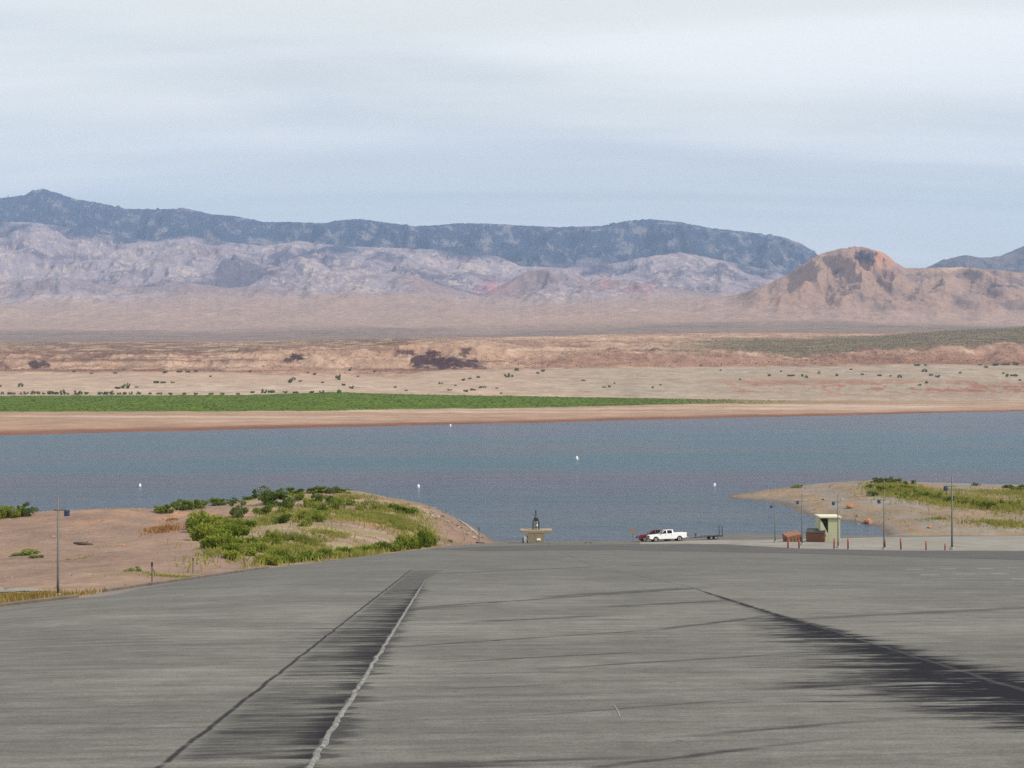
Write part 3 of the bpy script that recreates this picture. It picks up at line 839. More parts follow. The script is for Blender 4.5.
sc_band = sstep(620, 760, FPX) * sstep(4.98, 5.06, K) * (1 - sstep(5.55, 5.75, K + tab(0, 0, 800, 0, 900, -.3, 1024, -.5)))
blc = mixc(blc, A(.42, .30, .215), sstep(.05, .35, er3 + .4 * n3) * .6)
blc = mixc(blc, A(.15, .085, .065), sstep(.06, .34, -er3 - .1 + .5 * n3) * .55)
rl = np.exp(-((K - 4.99 + .05 * n1) / .045) ** 2) * np.clip(sstep(300, 270, FPX) + sstep(520, 600, FPX) * (1 - .5 * sstep(850, 950, FPX)), 0, 1) if False else np.exp(-((K - 4.99 + .05 * n1) / .045) ** 2) * np.clip((1 - sstep(270, 330, FPX)) + sstep(520, 600, FPX), 0, 1)
blc = mixc(blc, A(.10, .062, .05), rl * .7)
st_ = FZ + 5 * n1 + 3 * n3
band_ = fbm(st_ / 9.0, FX / 900, 3, .6, 581)
blc = mixc(blc, A(.135, .072, .056), sstep(.10, .34, band_) * .75 * (K < 5.2) + sstep(.18, .4, band_) * .35 * (K >= 5.2))
blc = mixc(blc, A(.43, .32, .24), sstep(.12, .36, -band_) * .45)
blc = mixc(blc, A(.235, .130, .092), sstep(500, 560, FPX) * sstep(4.0, 4.15, K + .1 * n1) * (1 - sstep(4.75, 4.98, K + .12 * n1)) * .7)
blc = mixc(blc, A(.135, .108, .064), sc_band * .9)
fc_ = mixc(fc_, blc, bluff)
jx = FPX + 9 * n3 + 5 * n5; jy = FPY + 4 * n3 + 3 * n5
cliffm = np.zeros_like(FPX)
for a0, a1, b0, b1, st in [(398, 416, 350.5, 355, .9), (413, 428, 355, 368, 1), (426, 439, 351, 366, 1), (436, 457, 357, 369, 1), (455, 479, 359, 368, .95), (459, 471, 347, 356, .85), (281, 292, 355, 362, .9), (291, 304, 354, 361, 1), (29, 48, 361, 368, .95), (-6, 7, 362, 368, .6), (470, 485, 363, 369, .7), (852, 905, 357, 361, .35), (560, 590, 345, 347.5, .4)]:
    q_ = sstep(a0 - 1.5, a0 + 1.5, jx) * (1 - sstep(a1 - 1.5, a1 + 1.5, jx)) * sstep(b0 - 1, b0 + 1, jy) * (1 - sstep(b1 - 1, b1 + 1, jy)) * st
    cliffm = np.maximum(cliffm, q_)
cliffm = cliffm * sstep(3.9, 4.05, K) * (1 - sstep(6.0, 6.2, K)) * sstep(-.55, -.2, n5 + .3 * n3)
fc_ = mixc(fc_, A(.058, .030, .029), np.clip(cliffm, 0, 1))  # dark red shale, the shadow on its faces painted into the colour
plm = sstep(6.9, 7.3, K)
plc = mixc(np.broadcast_to(plain, FX.shape + (3,)), A(.15, .118, .10), sstep(-.1, .3, n4))
plc = mixc(plc, pinkp, sstep(8.25, 9.0, K + .3 * n2))
plc = mixc(plc, A(.335, .235, .185), sstep(8.6, 9.6, K) * sstep(0, .4, n1 + n2) * .7)
fc_ = mixc(fc_, plc, plm)
# ranges
lime = A(.250, .205, .215); grey_r = A(.135, .105, .125); pinkr = A(.30, .215, .19); forest_shade = A(.036, .038, .058); pale_r = A(.42, .335, .28)  # dark forest tone, with cloud shadow and haze blue painted into it
far_c = mixc(np.broadcast_to(forest_shade, FX.shape + (3,)), A(.19, .165, .155), sstep(.02, .36, r1 + .5 * r3 - .2 * (rF - .5)) * .8)
far_c = mixc(far_c, A(.17, .15, .155), sstep(640, 790, FPX) * sstep(-.2, .25, r1 + .5 * r3) * .55)
far_c = mixc(far_c, lime, sstep(.0, .25, 0.55 - (1 + tF) + .35 * r2) * .6)
mid_c = mixc(np.broadcast_to(lime, FX.shape + (3,)), grey_r, sstep(-.12, .22, r1 * .7 + r2 * .7))
mid_c = mixc(mid_c, pale_r, sstep(.04, .28, r3 * .7 + r1 * .6 - r2 * .4) * .65)
mid_c = mixc(mid_c, A(.10, .085, .095), sstep(.06, .32, r2 + n4 * .4) * .78)
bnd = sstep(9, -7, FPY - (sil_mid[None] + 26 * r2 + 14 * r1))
mid_forest_shade = forest_shade * 1.15
low_c = mixc(mid_c, pinkr, sstep(-.1, .3, r2 + .3 * r1) * .55)
for cx_, cy_, sx, sy in [(492, 289, 14, 7), (605, 283, 7, 6), (650, 291, 9, 5), (635, 290, 6, 4)]:
    gsp = np.exp(-((FPX - cx_) / sx) ** 2 - ((FPY - cy_) / sy) ** 2) * sstep(-.3, .15, r3)
    low_c = mixc(low_c, A(.38, .18, .16), gsp * .7); mid_c = mixc(mid_c, A(.42, .16, .14), gsp * .8)
mid_c = mixc(mid_c, mid_forest_shade, bnd * .85)  # ragged tree line and cloud shadow edge, painted onto the mid range
hill_c = mixc(np.broadcast_to(A(.27, .185, .145), FX.shape + (3,)), A(.185, .135, .12), sstep(-.05, .3, r1 + .3 * r3))
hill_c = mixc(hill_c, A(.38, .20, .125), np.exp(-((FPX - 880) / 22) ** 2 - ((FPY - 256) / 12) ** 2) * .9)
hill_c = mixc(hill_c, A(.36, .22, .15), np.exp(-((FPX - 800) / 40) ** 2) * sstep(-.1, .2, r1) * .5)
hill_c = mixc(hill_c, A(.065, .05, .06), sstep(.35, .6, np.exp(-((FPX - 866) / 14) ** 2 - ((FPY - 257) / 8) ** 2) + .95 * r3) * .95)  # shade on the summit cliff face, painted as a dark colour
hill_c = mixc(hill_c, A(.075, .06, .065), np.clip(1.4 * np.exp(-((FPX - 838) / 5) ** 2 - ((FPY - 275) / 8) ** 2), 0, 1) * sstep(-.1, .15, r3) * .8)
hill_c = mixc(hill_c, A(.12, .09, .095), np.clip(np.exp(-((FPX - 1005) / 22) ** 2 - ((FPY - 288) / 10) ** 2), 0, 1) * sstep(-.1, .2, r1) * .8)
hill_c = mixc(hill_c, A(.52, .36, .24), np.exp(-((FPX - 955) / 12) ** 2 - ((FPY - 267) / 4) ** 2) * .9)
rt_c = mixc(np.broadcast_to(A(.10, .085, .09), FX.shape + (3,)), A(.17, .135, .13), sstep(-.1, .3, r1))
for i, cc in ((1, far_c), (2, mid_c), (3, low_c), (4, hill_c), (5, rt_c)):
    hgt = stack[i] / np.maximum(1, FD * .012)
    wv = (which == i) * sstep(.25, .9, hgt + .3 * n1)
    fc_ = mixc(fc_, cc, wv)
fc_ = mixc(fc_, grn, greenband)
fc_ = np.clip(fc_ * (1 + .30 * n3 + .22 * n5 * sstep(.5, 3.5, K) * (1 - sstep(6.5, 7, K)) * (1 - greenband))[..., None], .01, .8)
lum_ = fc_.mean(-1, keepdims=True); fc_ = np.clip(lum_ + (fc_ - lum_) * np.where(K < 7, 1.06, 1.16)[..., None], .008, .8) * np.where(K < 7, .92, 1.0)[..., None]
far_mat = vertex_ground('far_desert_rock', 0.05, 0.010, 0.16, 0.10, 3.0)
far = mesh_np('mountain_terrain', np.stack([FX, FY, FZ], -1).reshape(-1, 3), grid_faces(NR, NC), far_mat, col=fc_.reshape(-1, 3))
tag(far, 'desert shore, bluffs and hazy mountain ranges beyond the lake', 'mountains', kind='structure')

def far_z(px, k):
    """a point of the far terrain at picture column px and zone number k"""
    c = int(np.clip(np.searchsorted(pxs, px), 0, NC - 1)); r = int(np.clip(np.searchsorted(kk, k), 0, NR - 1))
    return FX[r, c], FY[r, c], FZ[r, c]

def far_hit(px, py):
    c = int(np.clip(np.searchsorted(pxs, px), 0, NC - 1))
    r = int(np.argmax(FPY[:, c] <= py))
    return FX[r, c], FY[r, c], FZ[r, c]

# ------------------------------------------------------------------ haze
bm = BM(); box(bm, -14000, 14000, -400, 15700, -9.0, 2300)
m = bpy.data.materials.new('haze_air'); m.use_nodes = True; m.node_tree.nodes.clear()
b = NB(m.node_tree); v = b.node('ShaderNodeVolumePrincipled')
v.inputs['Color'].default_value = (0.45, 0.64, 1.0, 1); v.inputs['Density'].default_value = HAZE_DENSITY; v.inputs['Anisotropy'].default_value = 0.0
o = b.node('ShaderNodeOutputMaterial'); b.l.new(v.outputs[0], o.inputs['Volume'])
tag(obj('haze', bm, m), 'thin pale haze fading the far mountains to blue', 'haze', kind='stuff')

# ------------------------------------------------------------------ plants
def leaf_cloud(n, rx, rz, size, clumps, seed, up=0.0, flat=0.0, narrow=1.0):
    """n leaf sprays gathered in clumps through a bush; returns quads"""
    r = np.random.default_rng(seed)
    cc = r.normal(size=(clumps, 3)) * np.array([rx * .5, rx * .5, rz * .32]); cc[:, 2] += rz * .52
    cr = r.uniform(.25, .55, clumps) * rx
    i = r.integers(0, clumps, n)
    d = r.normal(size=(n, 3)); d /= np.linalg.norm(d, axis=1)[:, None]
    c = cc[i] + d * (cr[i] * r.uniform(.35, 1.0, n) ** .6)[:, None] * np.array([1, 1, .85])
    c[:, 2] = np.abs(c[:, 2]) * np.clip(1.0, 0, 1) + .02
    a = r.normal(size=(n, 3)); a[:, 2] *= (1 - flat); a[:, 2] += up * 2.5
    a /= np.linalg.norm(a, axis=1)[:, None]
    bb = np.cross(a, r.normal(size=(n, 3))); bb /= np.linalg.norm(bb, axis=1)[:, None]
    s = size * r.uniform(.6, 1.4, n)[:, None]
    v = np.stack([c - a * s - bb * s * .15 * narrow, c - bb * s * .5 * narrow + a * s * .1, c + a * s, c + bb * s * .5 * narrow + a * s * .1], 1)
    v[..., 2] = np.maximum(v[..., 2], -0.05)
    return v.reshape(-1, 3), np.arange(4 * n).reshape(n, 4)

def bush_proto(name, mat, n, rx, rz, size, clumps, seed, up=0.0, narrow=1.0):
    v, f = leaf_cloud(n, rx, rz, size, clumps, seed, up, 0, narrow)
    o = mesh_np(name, v, f, mat, smooth=False)
    return o

used = set()
def plant(proto, loc, sx, sz, label, cat, group, name=None):
    o = proto if proto.name not in used else proto.copy()
    if o is proto: used.add(proto.name)
    else: S.collection.objects.link(o)
    o.location = loc; o.scale = (sx, sx, sz); o.rotation_euler = (0, 0, random.uniform(0, 6.28))
    tag(o, label, cat, group)
    return o

bushA = [bush_proto('bush', M['bush'], 2600, 1.0, 1.3, .09, 16, 1000 + i) for i in range(3)]
bushD = [bush_proto('dark_bush', M['dark_bush'], 2600, 1.0, 1.4, .09, 16, 1010 + i) for i in range(3)]
def reedy(n, rx, h, seed):
    '''upright wands fanning out of one root, each with narrow leaves'''
    r = np.random.default_rng(seed); V = []
    th = r.uniform(0, 6.283, n); rr = np.sqrt(r.uniform(0, 1, n)) * rx * .62
    ln = r.uniform(.05, .30, n); H_ = h * r.uniform(.30, 1.12, n) * (1 - .35 * (rr / rx) ** 2)
    bx, by = np.cos(th) * rr, np.sin(th) * rr
    for q in range(12):
        t = (q + r.uniform(0, 1, n)) / 12 * .95 + .04
        z = H_ * t; x_ = bx + np.cos(th) * ln * h * t ** 1.6 * .5; y_ = by + np.sin(th) * ln * h * t ** 1.6 * .5
        a = np.stack([r.normal(size=n) * .35, r.normal(size=n) * .35, np.ones(n)], 1); a /= np.linalg.norm(a, axis=1)[:, None]
        b_ = np.cross(a, r.normal(size=(n, 3))); b_ /= np.linalg.norm(b_, axis=1)[:, None]
        L_ = (.20 * h * r.uniform(.5, 1.2, n))[:, None]; w_ = L_ * .16
        c_ = np.stack([x_, y_, z], 1)
        V.append(np.stack([c_ - b_ * w_ * .3, c_ + a * L_ * .5 - b_ * w_, c_ + a * L_, c_ + a * L_ * .5 + b_ * w_], 1))
    V = np.concatenate(V).reshape(-1, 3)
    return V, np.arange(len(V)).reshape(-1, 4)
tallS = [mesh_np('tall_shrub', *reedy(120, .9, 2.6, 1020 + i), M['willow'], smooth=False) for i in range(3)]
brightS = [bush_proto('bright_bush', M['willow'], 2600, 1.0, 1.2, .11, 18, 1040 + i, up=.3, narrow=.7) for i in range(3)]
lowS = [bush_proto('low_shrub', M['bush'], 500, 1.0, .7, .13, 7, 1030 + i) for i in range(2)]

def put(protos, px, py, wpx, hpx, label, cat, group):
    X, Y, Z = spot(px, py)
    pr = random.choice(protos)
    k = Y / F
    d = pr.data.vertices
    if 'w' not in pr:
        co = np.empty(len(d) * 3, np.float32); d.foreach_get('co', co); co = co.reshape(-1, 3)
        pr['w'] = float(np.percentile(co[:, 0], 97) - np.percentile(co[:, 0], 3)); pr['h'] = float(np.percentile(co[:, 2], 98))
    return plant(pr, (X, Y, Z - .05), wpx * k / pr['w'], hpx * k / pr['h'], label, cat, group)

GR = 'shrubs along the crest of the green mound'
for px, py, w, h, d in [(158, 512.5, 11, 7, 0), (166, 512.5, 12, 8, 0), (179, 510.5, 12, 9, 0), (187, 509.5, 14, 10, 0), (196, 508.5, 14, 9, 0), (203, 507.5, 10, 7, 0), (216, 505.5, 14, 7, 0), (222, 504.5, 10, 6, 0), (234, 503.5, 10, 6, 1), (254, 498.5, 7, 9, 1),
                        (246, 500, 9, 4, 0), (266, 497, 8, 5, 0), (280, 494.5, 9, 6, 0), (292, 493.5, 12, 6, 0), (300, 493.5, 8, 5, 1), (312, 493, 12, 5, 0), (322, 492.5, 14, 6, 0), (332, 492.5, 12, 6, 1), (342, 492.5, 12, 4, 0)]:
    put(bushD if d else bushA, px, py, w, h, 'green shrub in the broken row along the crest of the mound', 'shrub', GR)
BG = 'bushes scattered over the green mound'
for px, py, w, h, d in [(241, 517, 19, 15, 1), (275, 505, 26, 16, 1), (268, 503, 12, 10, 1), (287, 508, 12, 9, 1), (266, 514, 12, 9, 0), (290, 511, 10, 10, 0), (283, 514, 10, 7, 0), (300, 500, 18, 8, 0), (318, 501, 16, 8, 0), (310, 507, 14, 8, 0), (332, 504, 14, 8, 0), (335, 510, 14, 10, 0), (350, 505, 12, 7, 0),
                        (302, 520, 16, 9, 0), (318, 522, 16, 11, 0), (283, 523, 14, 9, 0), (304, 526, 14, 7, 0), (322, 514, 14, 10, 0), (360, 510, 14, 6, 0), (375, 509, 12, 5, 0), (395, 510, 14, 6, 0), (405, 512, 14, 6, 0), (412, 514, 10, 6, 0),
                        (270, 540, 14, 10, 0), (264, 545, 13, 8, 0), (276, 548, 14, 10, 0)]:
    put(bushD if d else brightS, px, py, w, h, ('dark' if d else 'bright') + ' green bush growing on the side of the grassy mound', 'bush', BG)
TG = 'tall shrubs in the dense stand left of the mound'
for px, py, w, h in [(192, 533, 14, 17), (200, 530, 16, 17), (208, 526, 16, 14), (218, 526, 16, 14), (228, 527, 16, 13), (236, 529, 14, 12), (196, 541, 14, 17), (205, 541, 16, 18), (214, 538, 17, 18), (224, 538, 16, 16), (233, 540, 15, 15), (205, 548, 12, 13), (212, 549, 14, 15), (222, 551, 14, 16), (230, 554, 13, 15), (238, 548, 14, 13), (218, 545, 16, 16), (242, 535, 12, 10), (190, 524, 10, 9), (250, 544, 12, 9), (246, 555, 12, 9), (228, 559, 12, 8), (258, 552, 12, 8), (268, 556, 12, 8), (252, 527, 10, 8), (262, 560, 12, 7), (278, 558, 12, 7)]:
    put(tallS, px + random.uniform(-3, 3), py, w * random.uniform(.8, 1.15), h * random.uniform(.55, 1.1), 'tall yellow green shrub in the dense stand left of the mound', 'shrub', TG)
RG = 'tall weeds along the ramp edge'
for i in range(34):
    t = i / 33.0
    px = 268 + 164 * t; py = 566.5 - 18.5 * t + random.uniform(-1.5, .2)
    h = random.uniform(5, 9) + (5 if px > 380 else 0) * random.random() + (4 if 412 < px < 430 else 0)
    put(tallS, px, py - .8, random.uniform(7, 12), h, 'tall green weed clump in the strip along the left ramp edge', 'weeds', RG)
for px, py, w, h, lab in [(24, 555, 17, 5, 'dark green low shrub on the bare pink dirt left of the lamp post'), (36, 557.5, 10, 3, 'thin brownish low shrub at the right of a greener one on pink dirt'), (131, 571, 17, 4.5, 'dark green low shrub on dirt beside the brown marker posts'), (146, 573, 6, 2, 'tiny dark low shrub left of the taller marker post')]:
    put(lowS, px, py, w, h, lab, 'low shrub', None)
LG = 'bushes at the left edge on the far side of the dirt mound'
for px, py, w, h, d in [(3, 518, 18, 12, 0), (12, 517.5, 16, 11, 0), (20, 516.5, 12, 10, 0), (27, 515.8, 14, 13, 1), (-6, 519, 16, 12, 0)]:
    put(bushD if d else brightS, px, py, w, h, 'green bush at the left edge on top of the dirt mound', 'bush', LG)
PG = 'bushes on the right spit'
for px, py, w, h, d in [(876, 482.5, 7, 5, 1), (880, 484, 8, 6, 1), (888, 482, 8, 5, 1), (893, 484, 9, 5, 0), (899, 483, 6, 5, 1), (905, 485, 8, 4, 0), (913, 484, 5, 4, 1), (836, 481.8, 4, 3, 1), (797, 487.5, 10, 2.5, 0), (872, 496, 10, 5, 1), (884, 492, 12, 6, 0), (894, 491, 12, 5, 0), (908, 490, 12, 5, 0), (1020, 491, 9, 6, 0), (1012, 490, 8, 4, 1), (975, 485.5, 8, 3, 1), (1008, 487.5, 8, 3, 0), (870, 488, 6, 4, 1), (915, 495, 14, 6, 0), (925, 499, 14, 7, 0), (938, 500, 14, 7, 0), (902, 498, 14, 6, 0), (950, 503, 14, 7, 0), (965, 506, 14, 7, 0), (978, 508, 14, 8, 0), (990, 509, 14, 8, 0), (1003, 508, 14, 8, 0), (1018, 507, 14, 7, 0)]:
    put(bushD if d else brightS, px, py, w, h, ('dark' if d else 'bright') + ' green bush in the grass on the right spit', 'bush', PG)

def field(name, polys, n, h, w, mat, label, seed):
    """loose grass over picture-shaped areas, standing on the ground"""
    r = np.random.default_rng(seed); V = []
    for (cx_, cy_, sx, sy, k, hs) in polys:
        px = cx_ + r.uniform(-1, 1, k) * sx; py = cy_ + r.uniform(-1, 1, k) * sy
        # the areas are found once on the ground as ellipses in metres
        c0 = spot(cx_, cy_); ax = abs(spot(cx_ + sx, cy_)[0] - c0[0]); ay = max(.8, abs(spot(cx_, cy_ - sy)[1] - spot(cx_, cy_ + sy)[1]) / 2)
        rr = np.abs(r.normal(size=k)) * .62 ; th = r.uniform(0, 6.283, k)
        X = c0[0] + rr * np.cos(th) * ax; Y = c0[1] + rr * np.sin(th) * ay
        keep = fbm(X / 3.2, Y / 3.2, 3, .6, seed) > -.12
        X, Y = X[keep], Y[keep]
        keep = ~inside(X + .1, Y); X, Y = X[keep], Y[keep]
        Z = GROUND(X, Y); keep = Z > .3; X, Y, Z = X[keep], Y[keep], Z[keep]
        m_ = len(X); a = r.uniform(0, 6.283, m_); hh = h * hs * r.uniform(.5, 1.3, m_); ww = w * r.uniform(.6, 1.4, m_)
        lx = r.normal(size=m_) * hh * .35; ly = r.normal(size=m_) * hh * .35
        dx_, dy_ = np.cos(a) * ww, np.sin(a) * ww
        q = np.stack([np.stack([X - dx_, Y - dy_, Z - .05], -1), np.stack([X + dx_, Y + dy_, Z - .05], -1), np.stack([X + lx + dx_ * .25, Y + ly + dy_ * .25, Z + hh], -1), np.stack([X + lx - dx_ * .25, Y + ly - dy_ * .25, Z + hh], -1)], 1)
        V.append(q.reshape(-1, 3))
    V = np.concatenate(V)
    o = mesh_np(name, V, np.arange(len(V)).reshape(-1, 4), mat, smooth=False)
    return tag(o, label, 'grass', kind='stuff')
field('grass', [(318, 515, 50, 10, 7000, 1), (375, 517, 55, 8, 8000, .9), (410, 527, 32, 6, 4500, .9), (395, 523, 40, 5, 2500, .7), (300, 541, 32, 5, 3500, .8), (285, 552, 24, 7, 3500, 1), (240, 550, 24, 9, 2500, .8), (350, 498, 26, 5, 1500, .7), (262, 522, 16, 10, 1800, .9), (390, 508, 40, 6, 2500, .7), (255, 558, 22, 5, 1800, .7), (350, 556, 90, 5, 6000, 1), (178, 577, 34, 1.5, 900, .22), (330, 534, 30, 4, 2000, .6), (85, 558, 8, 1.5, 60, .25)],
      0, .55, .06, M['grass'], 'loose green grass over the mound left of the ramp', 31)
field('spit_grass', [(905, 492, 32, 6, 6000, 1), (945, 501, 40, 8, 8000, 1), (990, 507, 40, 8, 7000, 1), (1010, 494, 40, 3, 2500, .6), (985, 492, 50, 2, 2000, .5), (1005, 524, 40, 4, 2500, .6), (940, 519, 25, 2, 500, .4), (885, 487, 18, 4, 1500, .8), (1060, 505, 30, 10, 4000, 1)],
      0, .8, .09, M['grass'], 'green grass growing over the right spit', 37)
field('dry_grass', [(20, 599, 40, 3.0, 1800, .5), (40, 597, 25, 2.5, 1200, .5), (5, 601, 20, 2.5, 800, .5), (68, 560, 7, 1.5, 80, .25), (395, 520, 30, 3, 900, .5), (275, 545, 10, 6, 300, .4)],
      0, .45, .05, M['dry'], 'dry yellow grass behind the kerb by the lamp post', 41)
field('dead_brush', [(165, 530.5, 12, 2.5, 900, 1), (155, 531, 8, 1.5, 300, .8), (172, 520, 5, 2, 150, .5)],
      0, .5, .10, M['dead'], 'orange dead brush lying on top of the pink dirt mound', 43)

# reeds of the far shore and scrub of the far bench: uncountable
r = np.random.default_rng(77)
def far_tufts(name, n, sampler, h, w, mat, label, cat):
    q = []
    for i in range(n):
        s = sampler()
        if s is None: continue
        q.append(s)
    q = np.array(q); m_ = len(q); V = []
    for k in range(2):
        a = r.uniform(0, 3.14, m_); hh = h * r.uniform(.6, 1.5, m_); ww = w * r.uniform(.6, 1.5, m_)
        dx_, dy_ = np.cos(a) * ww, np.sin(a) * ww; X, Y, Z = q[:, 0], q[:, 1], q[:, 2] - .2
        V.append(np.stack([np.stack([X - dx_, Y - dy_, Z], -1), np.stack([X + dx_, Y + dy_, Z], -1), np.stack([X + dx_ * .7, Y + dy_ * .7, Z + hh], -1), np.stack([X - dx_ * .6, Y - dy_ * .6, Z + hh * r.uniform(.6, 1, m_)], -1)], 1).reshape(-1, 3))
    V = np.concatenate(V)
    o = mesh_np(name, V, np.arange(len(V)).reshape(-1, 4), mat, smooth=False)
    return tag(o, label, cat, kind='stuff')
def rand_far(px0, px1, k0, k1):
    px = r.uniform(px0, px1); k = r.uniform(k0, k1)
    c = np.interp(px, pxs, np.arange(NC)); rr = np.interp(k, kk, np.arange(NR)); c0, r0 = int(c), int(rr); c1, r1 = min(c0 + 1, NC - 1), min(r0 + 1, NR - 1); a, e = c - c0, rr - r0
    f = lambda Q: (Q[r0, c0] * (1 - a) + Q[r0, c1] * a) * (1 - e) + (Q[r1, c0] * (1 - a) + Q[r1, c1] * a) * e
    return f(FX), f(FY), f(FZ), int(rr), int(c)
def s_reed():
    X, Y, Z, i, j = rand_far(-150, 1050, 1.98, 2.99)
    return (X, Y, Z) if greenband[i, j] > r.uniform(.25, 1) else None
far_tufts('reeds', 12000, s_reed, .5, 1.4, M['reed'], 'belt of green reeds along the far shore', 'reeds')
def s_scrub():
    if r.uniform() < .55:
        X, Y, Z, i, j = rand_far(560, 1180, 4.98, 6.0)
        if sc_band[i, j] < r.uniform(.1, .9): return None
    else:
        X, Y, Z, i, j = rand_far(-150, 1180, 4.1, 6.0)
    return (X, Y, Z)
far_tufts('scrub', 24000, s_scrub, 1.0, .85, M['scrub'], 'fine olive scrub dotting the far bluffs and bench', 'scrub')

# countable bushes of the far shore
farB = [bush_proto('shore_bush', M['shore'], 300, 1.0, 1.0, .28, 6, 2000 + i) for i in range(4)]
def put_far(px, py, wpx, hpx, label, group):
    X, Y, Z = far_hit(px, py)
    pr = random.choice(farB); k = Y / F
    return plant(pr, (X, Y, Z - .1), wpx * k / 2.7, hpx * k / 1.45, label, 'bush', group)
GA = 'bushes behind the reed belt'; GB = 'bushes scattered on the far sand flat'; GC = 'bushes on the far bluffs'
for px, w, h in [(2, 4, 3), (9, 6, 4), (13, 4, 3), (20, 3, 3), (25, 5, 3), (33, 6, 4), (38, 5, 4), (43, 5, 3), (50, 7, 5), (56, 7, 4), (62, 6, 5), (67, 4, 3), (76, 6, 4), (80, 5, 4), (86, 5, 4), (100, 6, 4), (106, 8, 4), (111, 6, 4), (118, 5, 3), (124, 6, 4), (131, 4, 3), (138, 6, 3), (150, 5, 3), (158, 6, 3), (171, 5, 3), (183, 6, 3), (196, 5, 3), (210, 5, 3), (222, 6, 3), (237, 5, 3), (252, 5, 3), (263, 6, 4), (272, 8, 4), (284, 6, 3), (296, 6, 3), (310, 6, 3), (322, 5, 3), (338, 7, 5)]:
    put_far(px, 394.8 - (1.5 if px > 250 else 0), w, h, 'small dark bush in the row behind the green reed belt', GA)
for px, py, w, h in [(20, 387, 6, 4), (0, 387, 4, 3), (118, 389, 7, 3), (125, 388.5, 9, 4), (128, 386.5, 4, 3), (136, 388, 4, 2), (157, 383.5, 6, 3.5), (163, 383.5, 6, 3), (172, 383.5, 4, 2), (290, 383, 7, 5), (293, 380, 5, 3), (338, 380, 6, 6), (300, 382, 5, 2), (314, 375, 4, 3), (307, 373.5, 3, 2), (344, 386, 5, 3), (322, 383, 4, 2), (352, 389, 5, 3),
                     (375, 372, 4, 3), (350, 371, 4, 3), (357, 377, 3, 2), (465, 392, 6, 3), (473, 391, 6, 3), (479, 388.5, 5, 3), (484, 388, 4, 2), (477, 378, 6, 3), (463, 381, 5, 3), (470, 379, 5, 2), (497, 389, 4, 2), (500, 394, 3, 2), (507, 377.5, 6, 4), (512, 377, 4, 3), (516, 371, 5, 4), (537, 374, 4, 3), (542, 372, 5, 3), (583, 381, 4, 2), (603, 388, 4, 2), (609, 387.5, 4, 3), (614, 384, 3, 2), (652, 388.5, 3, 2), (660, 385.5, 3, 2), (449, 391, 5, 2), (455, 386, 4, 2), (440, 384, 5, 2), (395, 388, 4, 2), (405, 391, 4, 2)]:
    put_far(px, py, w, h, 'dark bush alone on the pale far sand flat', GB)
for px, py, w, h in [(769, 376.5, 4, 3), (790, 376.5, 8, 2.5), (802, 377, 4, 4), (806, 378.5, 4, 3), (818, 374, 3, 3), (837, 376, 5, 3), (862, 375.5, 4, 2.5), (879, 376, 7, 2.5), (899, 378, 5, 3), (890, 377, 3, 2), (924, 372, 6, 3), (931, 376, 4, 3), (938, 377.5, 5, 2.5), (960, 374, 3, 2), (919, 386, 4, 2.5), (926, 385, 4, 2.5), (986, 368, 5, 2.5), (1007, 377, 4, 4), (1014, 376.5, 8, 3), (1003, 374, 3, 2), (917, 366, 6, 3), (925, 366, 4, 2.5), (994, 365.5, 8, 3), (1005, 365, 8, 3), (1015, 365, 8, 3), (980, 365.5, 4, 2), (850, 370, 3, 2), (780, 372, 3, 2), (740, 380, 3, 2), (720, 371, 3, 2), (700, 366, 3, 2), (1020, 381, 4, 2)]:
    put_far(px, py, w, h, 'dark bush scattered on the far grey flat at right', 'bushes on the far grey flat')
for px, py, w, h in [(165, 373, 6, 3), (180, 372.5, 6, 3), (188, 372.5, 5, 2.5), (196, 372, 5, 2.5), (115, 373.5, 5, 2), (210, 377, 4, 2), (250, 372, 3, 2), (90, 374, 5, 2), (74, 372, 4, 2)]:
    put_far(px, py, w, h, 'dark bush at the foot of the red bluffs', GC)

# ------------------------------------------------------------------ placing things on the sloping paving
def seat(o, px, py, heading, fn=G0, pos=None, upright=False):
    """stand o at a picture point on the ground, turned by heading and lying along the slope"""
    X, Y, Z = hit(px, py, fn) if pos is None else (pos[0], pos[1], float(fn(np.array([pos[0]]), np.array([pos[1]]))[0]))
    e = 1.0
    zz = fn(np.array([X + e, X - e, X, X]), np.array([Y, Y, Y + e, Y - e]))
    n = Vector((-(zz[0] - zz[1]) / 2, -(zz[2] - zz[3]) / 2, 1)).normalized()
    if upright: n = Vector((0, 0, 1))
    f = Vector((math.cos(heading), math.sin(heading), 0)); f = (f - n * f.dot(n)).normalized()
    s = n.cross(f)
    mt = Matrix((f, s, n)).transposed().to_4x4(); mt.translation = Vector((X, Y, Z))
    o.rotation_mode = 'QUATERNION'
    o.rotation_quaternion = mt.to_quaternion(); o.location = (X, Y, Z)
    return X, Y, Z

